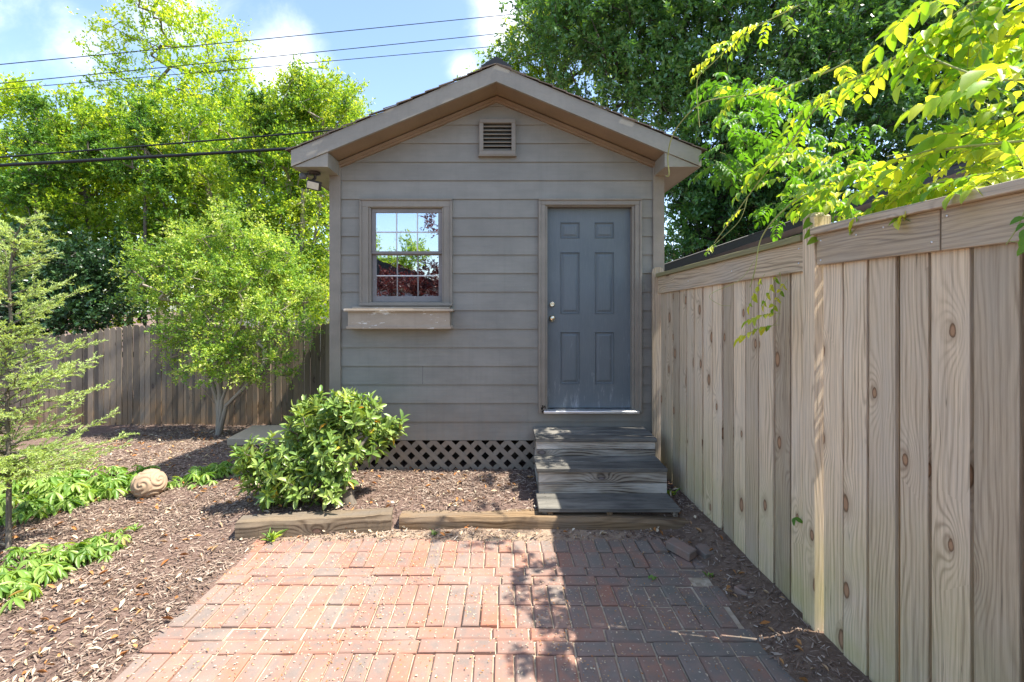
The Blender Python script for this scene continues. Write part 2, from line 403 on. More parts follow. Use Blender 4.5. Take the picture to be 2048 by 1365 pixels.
def m_shingle():
    m, nt = newmat('shingles'); ob = nd(nt, 'ShaderNodeTexCoord').outputs['Object']
    n = noise(nt, ob, 70.0, 4.0, .7); c = mixc(nt, n, (.10, .08, .065), (.21, .17, .135))
    vv = rng_(nt, attr(nt), 0, 1, .7, 1.2)
    c = mixc(nt, 1.0, c, nd(nt, 'ShaderNodeCombineColor', {0: vv, 1: vv, 2: vv}).outputs[0], 'MULTIPLY')
    out(nt, prin(nt, c, .95, n, .5, .004, .1)); return m
M['shingle'] = m_shingle()

def m_brick(name='brick', ):
    m, nt = newmat(name); tc = nd(nt, 'ShaderNodeTexCoord'); ob = tc.outputs['Object']; uv = tc.outputs['UV']
    r_ = attr(nt)
    base = ramp(nt, r_, [(0, (.36, .15, .095)), (.3, (.35, .175, .12)), (.55, (.30, .16, .12)), (.8, (.29, .17, .13)), (1, (.25, .185, .15))])
    n1 = noise(nt, ob, 9.0, 5.0, .65)
    grey = rng_(nt, math_(nt, 'ADD', n1, math_(nt, 'MULTIPLY', r_, .12)), .50, .68, 0, .75)
    # firing marks are darker toward the middle of each brick
    su = nd(nt, 'ShaderNodeSeparateXYZ', {0: uv})
    cu = math_(nt, 'ABSOLUTE', math_(nt, 'SUBTRACT', su.outputs[0], .5)); cv = math_(nt, 'ABSOLUTE', math_(nt, 'SUBTRACT', su.outputs[1], .5))
    edge = rng_(nt, math_(nt, 'MAXIMUM', cu, cv), .25, .5, 1, .15)
    grey = rng_(nt, math_(nt, 'ADD', n1, math_(nt, 'MULTIPLY', r_, .14)), .46, .66, 0, .8)
    c = mixc(nt, math_(nt, 'MULTIPLY', grey, edge), base, (.175, .155, .14))
    dust = rng_(nt, noise(nt, ob, 2.2, 6.0, .7), .44, .72, .05, .55)
    c = mixc(nt, dust, c, (.36, .285, .235))
    # grey-green tint painting the fence's shade onto the bricks, stronger toward the fence
    sx = nd(nt, 'ShaderNodeSeparateXYZ', {0: ob}).outputs[0]
    shade_tint = math_(nt, 'MULTIPLY', rng_(nt, sx, .1, .9), rng_(nt, noise(nt, ob, 5.0, 4.0, .6), .3, .7, .15, .92))
    c = mixc(nt, shade_tint, c, (.165, .160, .130))
    # small raised dots pressed in two rows
    fu = math_(nt, 'ABSOLUTE', math_(nt, 'SUBTRACT', math_(nt, 'FRACT', math_(nt, 'MULTIPLY', su.outputs[0], 3.0)), .5))
    fv = math_(nt, 'ABSOLUTE', math_(nt, 'SUBTRACT', math_(nt, 'FRACT', math_(nt, 'MULTIPLY', su.outputs[1], 2.0)), .5))
    dd = math_(nt, 'SQRT', math_(nt, 'ADD', math_(nt, 'POWER', math_(nt, 'MULTIPLY', fu, .066), 2.0), math_(nt, 'POWER', math_(nt, 'MULTIPLY', fv, .048), 2.0)))
    dot = rng_(nt, dd, .0028, .0042, .55, 0)
    c = mixc(nt, dot, c, (.56, .47, .40))
    n2 = noise(nt, ob, 120.0, 4.0, .7); c = mixc(nt, rng_(nt, n2, .3, .7, 0, .35), c, mixc(nt, .5, c, (.1, .07, .06)))
    out(nt, prin(nt, c, .85, math_(nt, 'ADD', n2, math_(nt, 'MULTIPLY', n1, 2.0)), .35, .003, .25)); return m
M['brick'] = m_brick()

def m_ground():
    m, nt = newmat('mulch_ground'); ob = nd(nt, 'ShaderNodeTexCoord').outputs['Object']
    n = noise(nt, mapp(nt, ob, (1, 2.2, 1)), 34.0, 6.0, .75, 1.0)
    mul = ramp(nt, n, [(0, (.045, .028, .022)), (.45, (.13, .085, .068)), (.6, (.23, .165, .135)), (.8, (.36, .285, .23))])
    s = noise(nt, ob, 26.0, 6.0, .7); soil = ramp(nt, s, [(.2, (.10, .065, .045)), (.55, (.21, .145, .10)), (.8, (.34, .26, .19))])
    c = mixc(nt, attr(nt, 'soil'), mul, soil)
    sand = ramp(nt, s, [(.2, (.25, .175, .12)), (.8, (.46, .36, .26))])
    c = mixc(nt, attr(nt, 'sand'), c, sand)
    out(nt, prin(nt, c, .95, n, .8, .012, .1)); return m
M['ground'] = m_ground()
def m_simple(name, stops, scale=20.0, rough=.9, bs=.3, trans=0.0):
    m, nt = newmat(name); ob = nd(nt, 'ShaderNodeTexCoord').outputs['Object']
    c = ramp(nt, attr(nt), stops); n = noise(nt, ob, scale, 4.0, .65)
    c = mixc(nt, rng_(nt, n, .4, .7, 0, .3), c, mixc(nt, .5, c, (.05, .04, .03)))
    out(nt, prin(nt, c, rough, n, bs, .003, .2)); return m
M['chips'] = m_simple('mulch_chips', [(0, (.10, .065, .05)), (.3, (.215, .15, .112)), (.7, (.315, .235, .18)), (.94, (.41, .33, .26)), (1, (.50, .42, .34))], 60)
M['litter'] = m_simple('dry_leaves', [(0, (.36, .14, .04)), (.3, (.48, .26, .10)), (.6, (.58, .47, .32)), (1, (.58, .50, .38))], 40)
M['sand'] = m_simple('joint_sand', [(0, (.36, .29, .20)), (1, (.56, .47, .35))], 90)
M['concrete'] = m_simple('slab_concrete', [(0, (.46, .37, .26)), (1, (.46, .37, .26))], 30)
M['carved'] = m_simple('carved_stone', [(0, (.36, .255, .165)), (1, (.40, .29, .20))], 25, bs=.5)
M['vstem'] = m_simple('vine_stem', [(0, (.36, .38, .14)), (1, (.36, .38, .14))], 30)
LF = {}
LF['spring'] = leafmat('spring_leaves', [(0, (.15, .27, .025)), (.5, (.30, .43, .035)), (1, (.50, .56, .06))], trans=.6, tcol=(1.8, 1.65, .7))
LF['mid'] = leafmat('green_leaves', [(0, (.045, .12, .022)), (.4, (.14, .27, .035)), (1, (.46, .54, .07))], trans=.55, tcol=(1.9, 1.7, .7))
LF['deep'] = leafmat('deep_green_leaves', [(0, (.05, .13, .025)), (.6, (.11, .24, .04)), (1, (.28, .42, .07))], trans=.4, tcol=(1.7, 1.6, .6))
LF['dark'] = leafmat('evergreen_leaves', [(0, (.05, .125, .045)), (.5, (.105, .24, .075)), (.85, (.17, .34, .085)), (1, (.38, .54, .11))], rough=.27, trans=.3, spec=.8)
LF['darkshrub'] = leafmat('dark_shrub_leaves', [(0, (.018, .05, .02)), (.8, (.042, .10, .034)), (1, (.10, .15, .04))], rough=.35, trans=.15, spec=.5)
LF['pale'] = leafmat('privet_leaves', [(0, (.09, .20, .045)), (.4, (.22, .38, .07)), (.75, (.48, .60, .11)), (1, (.72, .74, .36))], trans=.45, tcol=(1.5, 1.4, .6))
LF['rhodo'] = leafmat('rhododendron_leaves', [(0, (.085, .175, .035)), (.5, (.21, .32, .07)), (.85, (.38, .47, .15)), (.93, (.28, .38, .08)), (.97, (.60, .40, .04)), (1, (.62, .24, .03))], rough=.34, trans=.28, spec=.5, tcol=(1.6, 1.4, .5))
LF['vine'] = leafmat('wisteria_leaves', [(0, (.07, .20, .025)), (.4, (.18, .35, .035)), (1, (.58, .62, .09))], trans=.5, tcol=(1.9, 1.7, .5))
LF['cedar'] = leafmat('cedar_needles', [(0, (.24, .34, .12)), (.5, (.40, .52, .19)), (1, (.56, .66, .28))], trans=.4, rough=.6)
LF['hell'] = leafmat('hellebore_leaves', [(0, (.09, .20, .03)), (.45, (.20, .34, .06)), (.85, (.34, .45, .12)), (.95, (.52, .52, .18)), (1, (.42, .28, .10))], trans=.35, rough=.4)
LF['maple'] = leafmat('maple_leaves', [(0, (.03, .010, .012)), (.6, (.09, .026, .026)), (1, (.20, .09, .06))], trans=.4, tcol=(1.8, .7, .6))

# ------------------------------------------------------------------ ground
FY0, FX0, FK = 4.72, 1.53, .0474                 # the board fence on the right: x = fx(y)
def fx(y): return FX0 + (FY0 - y) * FK
def sstep(a, b, x):
    t = min(1, max(0, (x - a) / (b - a))); return t * t * (3 - 2 * t)
def hbed(x, y):
    n = .018 * mnoise.noise((x * 2.1, y * 2.1, 0)) + .008 * mnoise.noise((x * 9, y * 9, 3))
    shed_bed = sstep(-2.5, -1.95, x) * sstep(3.72, 3.86, y)
    z = .105 * shed_bed
    z += (-.23) * sstep(5.0, 8.0, y) * (1 - sstep(-2.3, -1.6, x))
    z += -.1 * sstep(8, 12, y)
    right = sstep(1.32, 1.52, x) * (1 - sstep(3.7, 3.9, y)) * sstep(-3, 0, y)
    z += right * (.045 + .05 * sstep(2.4, 3.7, y))
    if x > 1.5: z = max(z, min(.12, z + .02))
    z += n
    return z
def inpatio(x, y): return -1.84 < x < 1.33 and -2.6 < y < 3.56
def ground():
    xs = sorted(set([-180, -90, -45, -25, -16, -12] + [round(-10 + .25*i, 3) for i in range(17)] + [round(-5.8+.06*i, 3) for i in range(131)] + [round(2.1+.4*i, 2) for i in range(1, 12)] + [9, 14, 25, 45, 90, 180]))
    ys = sorted(set([-180, -90, -45, -20, -10, -5] + [round(-3+.3*i, 3) for i in range(11)] + [round(.4+.06*i, 3) for i in range(150)] + [10, 11, 12, 14, 18, 25, 45, 90, 180, 300]))
    V = []; soil = []; sand = []
    for y in ys:
        for x in xs:
            z = hbed(x, y)
            inp = inpatio(x, y)
            if inp: z = -.045
            V.append((x, y, z))
            s = sstep(1.1, 1.25, x) * (1 - sstep(3.9, 4.1, y)) ; soil.append(s * (.75 + .25*mnoise.noise((x*5, y*5, 1))))
            sd = sstep(-1.95, -1.7, x) * (1 - sstep(.9, 1.3, x)) * sstep(3.35, 3.5, y) * (1 - sstep(3.70, 3.76, y))
            sand.append(max(0, min(1, sd * (.9 + .5*mnoise.noise((x*6, y*6, 5))))))
    nx = len(xs); Fq = np.array([(j*nx+i, j*nx+i+1, (j+1)*nx+i+1, (j+1)*nx+i) for j in range(len(ys)-1) for i in range(nx-1)])
    o = np_mesh('ground', np.array(V), Fq, np.zeros(len(Fq)), M['ground'], smooth=True)
    for nm, arr in (('soil', soil), ('sand', sand)):
        a = o.data.attributes.new(nm, 'FLOAT', 'POINT'); a.data.foreach_set('value', np.array(arr, dtype=np.float32))
    tag(o, kind='structure')
ground()

def patio():
    mb = MB(); rnd = random.Random(3)
    P = .2; y = 3.60; row = 0; X0, X1 = -1.88, 1.36
    def brick(x, yc, lx, ly):
        # low frame: hand-laid wobble; a few sit proud or sunk
        dz = rnd.uniform(-.006, .005) + .008*mnoise.noise((x*1.3, yc*1.3, 7))
        if x > 1.0: dz += rnd.uniform(-.012, .01)
        yc += .016*mnoise.noise((x*.8, yc*.5, 9)); x += .012*mnoise.noise((x*.7, yc*1.2, 19))
        an = rnd.uniform(-.02, .02) + .02*mnoise.noise((x*.9, yc*.9, 4)); tilt = rnd.uniform(-.012, .012)
        Mx = Matrix.Rotation(an, 3, 'Z') @ Matrix.Rotation(tilt, 3, 'X') @ Matrix.Rotation(rnd.uniform(-.012, .012), 3, 'Y')
        r_ = rnd.random(); hx, hy, hz, b = lx/2, ly/2, .03, rnd.choice([.004, .005, .008]); c = Vector((x, yc, -.03 + dz))
        top = [(-hx+b, -hy+b, hz), (hx-b, -hy+b, hz), (hx-b, hy-b, hz), (-hx+b, hy-b, hz)]
        mid = [(-hx, -hy, hz-b), (hx, -hy, hz-b), (hx, hy, hz-b), (-hx, hy, hz-b)]
        bot = [(a, q, -hz) for a, q, _ in mid]
        j = lambda p: (p[0]+rnd.uniform(-.0015, .0015), p[1]+rnd.uniform(-.0015, .0015), p[2])
        top = [j(p) for p in top]
        W = lambda p: c + Mx @ Vector(p)
        U = (lambda p: (p[0]/lx+.5, p[1]/ly+.5)) if lx > ly else (lambda p: (p[1]/ly+.5, p[0]/lx+.5))
        mb.face([W(p) for p in top], [U(p) for p in top], r_)
        for A, B in ((top, mid), (mid, bot)):
            for k in range(4):
                k2 = (k+1) % 4; q = [A[k2], A[k], B[k], B[k2]]
                mb.face([W(p) for p in q], [U(p) for p in q], r_)
    g = .008
    while y > -2.4:
        kind = row % 3
        edge = X1 + rnd.uniform(-.06, .03)
        if kind < 2:
            x = X0 + .05 + rnd.uniform(-.01, .01)
            while x < edge:
                brick(x, y - P/2, .1 - g, P - g); x += .1016
        else:
            for h in range(2):
                x = X0 + .1 + rnd.uniform(-.02, .04) + h*.004
                while x < edge - .03:
                    brick(x, y - .05 - h*.1, P - g, .1 - g); x += .2025
        y -= P; row += 1
    o = mb.build('brick_patio', M['brick']); tag(o, kind='structure')
    # sand in the joints
    xs = np.linspace(-1.9, 1.36, 90); ys = np.linspace(-2.45, 3.62, 170)
    V = np.array([(a, b_, -.0155 + .003*mnoise.noise((a*3, b_*3, 2)) + .003*mnoise.noise((a*25, b_*25, 2))) for b_ in ys for a in xs])
    nx = len(xs); Fq = np.array([(j*nx+i, j*nx+i+1, (j+1)*nx+i+1, (j+1)*nx+i) for j in range(len(ys)-1) for i in range(nx-1)])
    s = np_mesh('joint_sand', V, Fq, np.random.default_rng(1).random(len(Fq)), M['sand'], o, smooth=True)
patio()

# mulch chips, litter -------------------------------------------------
def scatter(name, n, region, Lr, Wr, mat, seed, tilt=.5, tm=T_DIAMOND, power=1.0, lift=.006, dens=None, lab=None, cat=None):
    rg = np.random.default_rng(seed); pts = []
    while len(pts) < n:
        x = rg.uniform(region[0], region[1]); y = region[2] + (region[3]-region[2]) * rg.random()**power
        if inpatio(x, y) and dens is None: continue
        if dens and rg.random() > dens(x, y): continue
        if x > fx(y) - .02 and y < 4.8: continue
        if -1.78 < x < 1.65 and y > 4.80: continue
        pts.append((x, y, (hbed(x, y) if not inpatio(x, y) else .003) + rg.uniform(.1, 1) * lift))
    P = np.array(pts); a = rg.uniform(0, 2*np.pi, n)
    D = np.stack([np.cos(a), np.sin(a), rg.normal(0, tilt*.45, n)], 1)
    N = np.stack([rg.normal(0, tilt, n), rg.normal(0, tilt, n), np.ones(n)], 1)
    L = rg.uniform(*Lr, n); W = rg.uniform(*Wr, n)
    V, Fq, r_ = leaves(P - D*L[:, None]*.5, D, N, L, W, tm, rg.random(n)**1.3, rg)
    o = np_mesh(name, V, Fq, r_, mat); tag(o, lab, cat, kind='stuff'); return o
T_CHIP = (np.array([(-.5,0,0), (.5,.06,0), (.42,.95,.05), (-.36,1,.02)], float), np.array([(0,1,2,3)]))
T_CURL = _leaf((.1, .8, 1, .5, .05), (0, .25, .5, .8, 1), -.25, .25)
scatter('mulch_chips', 88000, (-6.2, 1.7, .9, 8.0), (.014, .055), (.003, .009), M['chips'], 11, .45, T_CHIP, 1.35, .016,
        lambda x, y: 0 if inpatio(x, y) else (.35 if x > 1.2 and y < 3.8 else 1) * (.55 if (-1.9 < x < 1.2 and y < 3.72) else 1) * (.35 + .65*sstep(-.35, .1, mnoise.noise((x*1.1, y*1.4, 8)))) if x > -1.15*y - .3 else 0, 'brown shredded bark mulch spread over the beds', 'mulch')
scatter('fallen_leaves', 1500, (-5.5, 1.6, .9, 7.6), (.02, .065), (.008, .024), M['litter'], 12, .5, T_CURL, 1.2, .03,
        lambda x, y: 0 if inpatio(x, y) else ((1 if x < -1.9 and y < 3.0 else .5) if x > -1.15*y - .3 else 0), 'dry tan and orange leaves lying over the mulch', 'dry leaves')
scatter('joint_debris', 5200, (-1.88, 1.45, .9, 3.7), (.004, .013), (.003, .008), M['litter'], 13, .4, T_CHIP, 1.0, .006,
        lambda x, y: (1.0 if y > 3.5 else (.30 + .5*(mnoise.noise((x*2, y*2, 0)) > .1))), 'fine dry petals and grit caught in the brick joints', 'debris')

# ------------------------------------------------------------------ shed
FA = 4.82                                   # facade plane
XC, HW = -.087, 1.687                       # centre line, half width
def f_(px): return (px - VX) * FA / F
def g_(py): return EYE + (VY - py) * FA / F
RK = .4167; ZAP = 4.03; FY = 4.48; RHW = 1.93
YB = 7.6
shed = thing('garden_shed', 'taupe clapboard garden shed with gabled roof, small window and blue-grey door', 'shed', (XC, FA, .1))
def zu(x): return ZAP - .155 - RK * abs(x - XC)         # underside line of rake
# siding
WIN = (f_(730), f_(897), g_(611), g_(406)); DOOR = (f_(1084), f_(1274), g_(826), g_(408)); VENT = (f_(963), f_(1027), g_(310), g_(247))
def siding():
    mb = MB(); z0 = .405; h = .1877; k = 0
    xl, xr = XC - HW + .06, XC + HW - .06
    while z0 + k*h < zu(XC) + .02:
        a, b = z0 + k*h, z0 + (k+1)*h
        cuts = sorted({a, b} | {z for (x0, x1, p, q) in (WIN, DOOR, VENT) for z in (p, q) if a < z < b} | ({zu(xl)} if a < zu(xl) < b else set()))
        rr = random.random()
        for s0, s1 in zip(cuts[:-1], cuts[1:]):
            mid = (s0+s1)/2
            def lim(z):
                w = min(HW - .06, max(0, (zu(XC) - z) / RK + .03)); return XC - w, XC + w
            L0, R0 = lim(s0); L1, R1 = lim(s1)
            holes = sorted([(x0, x1) for (x0, x1, p, q) in (WIN, DOOR, VENT) if p < mid < q])
            segs = []; cur = 'L'
            for x0, x1 in holes: segs.append((cur, x0)); cur = x1
            segs.append((cur, 'R'))
            yf = lambda z: FA - .004 - .013 * (1 - (z - a) / h)
            jx = XC + ((k*0.737) % 1.0 - .5)*2.6 if k in (3, 12) else None
            if jx is not None:
                ns = []
                for p, q in segs:
                    pn = L0 if p == 'L' else p; qn = R0 if q == 'R' else q
                    if pn + .2 < jx < qn - .2: ns += [(p, jx - .0012), (jx + .0012, q)]
                    else: ns.append((p, q))
                segs = ns
            for p, q in segs:
                pa, pb = (L0, L1) if p == 'L' else (p, p); qa, qb = (R0, R1) if q == 'R' else (q, q)
                mb.face([(pa, yf(s0), s0), (qa, yf(s0), s0), (qb, yf(s1), s1), (pb, yf(s1), s1)], None, rr)
                if s0 == a:      # the butt edge that throws the thin shadow line
                    mb.face([(pa, FA + .002, s0), (qa, FA + .002, s0), (qa, yf(s0), s0), (pa, yf(s0), s0)], None, rr)
        k += 1
    # side and back walls, inner lining of the opening
    for x in (XC - HW + .02, XC + HW - .02):
        mb.face([(x, FA + .05, .38), (x, YB, .38), (x, YB, 3.2), (x, FA + .05, 3.2)], None, .5)
    mb.face([(XC+HW-.02, YB, .38), (XC-HW+.02, YB, .38), (XC-HW+.02, YB, 3.2), (XC, YB, 3.85), (XC+HW-.02, YB, 3.2)], None, .5)
    return mb.build('siding', M['siding'], shed)
siding()
def interior():
    mb = MB(); y0 = FA + .06
    for a, b in ((WIN[0], WIN[1]),):
        pass
    # dark room behind the glass
    mb.face([(XC-1.6, YB-.1, .4), (XC+1.6, YB-.1, .4), (XC+1.6, YB-.1, 3.2), (XC-1.6, YB-.1, 3.2)])
    mb.face([(XC-1.6, FA+.1, .42), (XC+1.6, FA+.1, .42), (XC+1.6, YB-.1, .42), (XC-1.6, YB-.1, .42)])
    mb.face([(XC-1.6, FA+.1, 3.19), (XC-1.6, YB-.1, 3.19), (XC+1.6, YB-.1, 3.19), (XC+1.6, FA+.1, 3.19)])
    for x in (XC-1.6, XC+1.6): mb.face([(x, FA+.1, .4), (x, YB-.1, .4), (x, YB-.1, 3.2), (x, FA+.1, 3.2)])
    mb.build('interior_lining', M['darkvoid'], shed)
interior()
for s in (-1, 1):
    mb = MB(); x = XC + s*(HW - .056); zt = zu(XC + s*(HW-.11)) + .005
    mb.box((x, FA - .010, (.385 + zt)/2), (.112, .055, zt - .385), bev=.002); mb.build('corner_board', M['trim'], shed)
# inner rake trim (two stepped mouldings) against the siding
for s in (-1, 1):
    mb = MB()
    for i, (t, yd, off) in enumerate(((.030, .030, 0), (.052, .018, 0))):
        a = [(XC, zu(XC) - off), (XC, zu(XC) - off - t*1.08), (XC + s*(HW - .085), zu(XC + s*(HW-.085)) - off - t*1.08), (XC + s*(HW-.085), zu(XC + s*(HW-.085)) - off)]
        if s < 0: a.reverse()
        mb.prism(a[::-1] if s > 0 and False else a, FA - .02 - yd, FA + .0 + i*.001)
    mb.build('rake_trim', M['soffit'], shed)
# soffit (sloping underside), rake boards, roof
for s in (-1, 1):
    mb = MB(); e = XC + s*1.60
    q = [(XC, FY + .02, zu(XC) + .012), (XC, FA + .03, zu(XC) + .012), (e, FA + .03, zu(e) + .012), (e, FY + .02, zu(e) + .012)]
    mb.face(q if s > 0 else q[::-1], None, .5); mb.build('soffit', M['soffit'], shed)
    mb = MB(); e = XC + s*RHW
    zt = lambda x: ZAP - RK*abs(x - XC)
    zb = 3.075
    xa = XC + s*((ZAP - .155 - zb)/RK) if (ZAP - .155 - zb)/RK < RHW else e
    poly = [(XC, zt(XC)), (XC, zt(XC) - .155), (XC + s*1.59, zt(XC + s*1.59) - .155), (e, zt(e) - .15), (e, zt(e))]
    poly = poly if s < 0 else poly
    P = poly if s > 0 else poly[::-1]
    P = [(x, z) for x, z in P]
    mb.prism(P, FY - .012, FY + .018, .3); mb.build('rake_board', M['fascia'], shed)
    # boxed eave return
    mb = MB(); xi = XC + s*1.59
    mb.prism(([(xi, zb), (e - s*.02, zb), (e - s*.02, zt(e) - .15), (xi, zt(xi) - .156)] if s > 0 else [(e - s*.02, zb), (xi, zb), (xi, zt(xi) - .156), (e - s*.02, zt(e) - .15)]), FY + .0, FY + .016, .6)
    q = [(xi, FY + .016, zb), (xi, FA, zb - .0), (xi, FA, zu(xi)), (xi, FY + .016, zu(xi))]
    mb.face(q if s < 0 else q[::-1], None, .2)
    q = [(xi, FY+.01, zb+.001), (e - s*.01, FY+.01, zb+.001), (e - s*.01, FA, zb+.001), (xi, FA, zb+.001)]
    mb.face(q, None, .7)
    q = [(XC+s*(HW-.02), FA, zb+.001), (e - s*.01, FA, zb+.001), (e - s*.01, YB+.3, zb+.001), (XC+s*(HW-.02), YB+.3, zb+.001)]
    mb.face(q, None, .7)
    mb.build('eave_return', M['fascia'], shed)
    mb = MB(); mb.box((e - s*.008, (FY + YB + .34)/2 + .01, zb + .075), (.018, YB + .3 - FY - .0, .155), bev=.002); mb.build('eave_board', M['fascia'], shed)
def roof():
    mb = MB(); rr = random.Random(5)
    L = (RHW + .03) * math.sqrt(1 + RK*RK); ncourse = 15; cl = L / ncourse
    for s in (-1, 1):
        ux, uz = s / math.sqrt(1+RK*RK), -RK / math.sqrt(1+RK*RK); nx_, nz = s*RK/math.sqrt(1+RK*RK), 1/math.sqrt(1+RK*RK)
        for c in range(ncourse):
            y = FY - .03 + rr.uniform(-.004, .004); row = rr.uniform(0, .3)
            d0, d1 = c*cl, (c+1)*cl + .012
            while y < YB + .34:
                w = .3 if y > FY else .3 - row; y2 = min(y + w, YB + .34)
                t0, t1 = .008, .020 + rr.uniform(-.003, .004); j = rr.uniform(-.006, .006)
                def P_(d, t, yy): return (XC + ux*d + nx_*t, yy, ZAP + .003 + uz*d + nz*t)
                a, b, c2, d2 = P_(d0, t0, y), P_(d1+j, t1, y), P_(d1+j, t1, y2-.004), P_(d0, t0, y2-.004)
                q = [a, b, c2, d2]; r_ = rr.random()
                mb.face(q if s > 0 else q[::-1], None, r_)
                mb.face([P_(d0, 0, y), P_(d1+j, t1-.012, y), b, a], None, r_)
                mb.face([P_(d1+j, t1-.012, y), P_(d1+j, t1-.012, y2-.004), c2, b], None, r_)
                y = y2
        q = [(XC, FY+.016, ZAP), (XC+s*RHW, FY+.016, ZAP-RK*RHW), (XC+s*RHW, YB+.3, ZAP-RK*RHW), (XC, YB+.3, ZAP)]
        mb.face(q, None, .1)
    return mb.build('roof', M['shingle'], shed)
rf = roof()
def ridge():
    mb = MB(); w = .145
    P = [(XC - w, ZAP - RK*w + .022), (XC + w, ZAP - RK*w + .022), (XC + w, ZAP - RK*w + .052), (XC, ZAP + .085), (XC - w, ZAP - RK*w + .052)]
    P2 = [(XC - w, ZAP - RK*w + .022), (XC, ZAP + .02), (XC + w, ZAP - RK*w + .022), (XC + w, ZAP - RK*w + .075), (XC, ZAP + .105), (XC - w, ZAP - RK*w + .075)]
    mb.prism(P2, FY + .03, YB + .1); mb.build('ridge_vent', M['black'], rf)
ridge()
# gable vent
def gvent():
    mb = MB(); x0, x1, z0, z1 = f_(959), f_(1031), g_(314), g_(243); w = .042; y0 = FA - .045
    for c, s in ((((x0+x1)/2, y0, z1-w/2), (x1-x0, .05, w)), (((x0+x1)/2, y0, z0+w/2), (x1-x0, .05, w)),
                 ((x0+w/2, y0, (z0+z1)/2), (w, .05, z1-z0-2*w)), ((x1-w/2, y0, (z0+z1)/2), (w, .05, z1-z0-2*w))): mb.box(c, s, bev=.003)
    mb.box(((x0+x1)/2, y0+.006, z0-.004), (x1-x0+.02, .055, .014), bev=.002)
    fr = mb.build('gable_vent', M['trim'], shed)
    lm = MB(); n = 7; hh = (z1-z0-2*w)/n
    for i in range(n):
        lm.box(((x0+x1)/2, FA - .030, z0+w+hh*(i+.55)), (x1-x0-2*w, .05, .008), Matrix.Rotation(R(38), 3, 'X'))
    lm.build('louvres', M['trim'], fr)
    b = MB(); b.box(((x0+x1)/2, FA + .035, (z0+z1)/2), (x1-x0-.02, .02, z1-z0-.02)); b.build('backing', M['darkvoid'], fr)
gvent()
# casing helper (stepped profile)
def casing(mb, x0, x1, z0, z1, w, bottom=False, inner=True):
    y = FA - .022
    mb.box(((x0+x1)/2, y, z1-w/2), (x1-x0, .034, w), bev=.003)
    for x in (x0+w/2, x1-w/2): mb.box((x, y, (z0+z1-w)/2), (w, .034, z1-w-z0), bev=.003)
    wo = .022; y = FA - .030   # raised back-band
    mb.box(((x0+x1)/2, y, z1-wo/2+.002), (x1-x0+.004, .044, wo), bev=.004)
    for x in (x0+wo/2-.002, x1-wo/2+.002): mb.box((x, y, (z0+z1-wo)/2), (wo, .044, z1-wo-z0-.004), bev=.004)
def window():
    x0, x1, z0, z1 = f_(722), f_(905), g_(607), g_(399); w = .085
    root_mb = MB(); casing(root_mb, x0, x1, z0, z1, w)
    root_mb.box(((x0+x1)/2, FA-.03, z0-.012), (x1-x0+.01, .07, .030), bev=.004)
    win = root_mb.build('window', M['trim'], shed)
    ix0, ix1, iz0, iz1 = x0+w, x1-w, z0, z1-w+.01
    mb = MB()      # jambs
    for x in (ix0+.010, ix1-.010): mb.box((x, FA+.035, (iz0+iz1)/2), (.02, .115, iz1-iz0), bev=.002)
    mb.box(((ix0+ix1)/2, FA+.036, iz1-.010), (ix1-ix0-.042, .115, .02), bev=.002); mb.box(((ix0+ix1)/2, FA+.034, iz0+.006), (ix1-ix0-.042, .11, .014), bev=.002)
    mb.build('jamb', M['trim'], win)
    jx0, jx1 = ix0+.021, ix1-.021; zm = g_(506)
    for nm, a, b, yy, lowr in (('upper_sash', zm-.012, iz1-.021, FA+.015, .036), ('lower_sash', iz0+.014, zm+.010, FA+.047, .058)):
        mb = MB(); st = .040; up = .040 if nm[0] == 'u' else .032
        if nm[0] == 'u': lowr = .028
        mb.box(((jx0+jx1)/2, yy, b-up/2), (jx1-jx0, .03, up), bev=.003); mb.box(((jx0+jx1)/2, yy, a+lowr/2), (jx1-jx0, .03, lowr), bev=.003)
        for x in (jx0+st/2, jx1-st/2): mb.box((x, yy, (a+lowr+b-up)/2), (st, .028, b-up-a-lowr), bev=.003)
        sash = mb.build('sash', M['sash'], win)
        gx0, gx1, ga, gb = jx0+st, jx1-st, a+lowr, b-up
        gm = MB(); gm.box(((gx0+gx1)/2, yy+.002, (ga+gb)/2), (gx1-gx0+.01, .004, gb-ga+.01)); gm.build('glass', M['glass'], sash)
        for k in (1, 2):
            mm = MB(); xx = gx0+(gx1-gx0)*k/3; mm.box((xx, yy-.003, (ga+gb)/2), (.011, .014, gb-ga-.001), bev=.003); mm.build('muntin', M['sash' if nm[0] == 'l' or k == 9 else 'muntin'], sash)
        mm = MB(); mm.box(((gx0+gx1)/2, yy-.005, (ga+gb)/2), (gx1-gx0-.001, .014, .011), bev=.003); mm.build('muntin', M['muntin'], sash)
window()
def window_box():
    x0, x1 = f_(697)+.05, f_(905); z0, z1 = g_(657)+.015, g_(624)
    x0 = -1.59*.945; x0 = (697-VX)*4.68/F; x1 = (900-VX)*4.68/F
    yF = 4.67
    mb = MB(); mb.box(((x0+x1)/2, yF, 1.745-.11), (x1-x0, .02, .165), bev=.003)
    for x in (x0+.01, x1-.01): mb.box((x, (yF+FA)/2-.002, 1.745-.11), (.02, FA-yF-.022, .160), bev=.003)
    wb = mb.build('window_box', M['ledge'], shed)
    mb = MB(); mb.box(((x0+x1)/2, yF+.055, 1.722), (x1-x0+.065, .20, .026), bev=.004); mb.box(((x0+x1)/2+.01, yF+.08, 1.745), (x1-x0-.04, .12, .02), bev=.004); mb.build('ledge', M['ledge'], wb)
    mb = MB(); mb.box(((x0+x1)/2, yF+.063, 1.552), (x1-x0+.03, .165, .03), bev=.004); mb.build('base_board', M['ledge'], wb)
window_box()
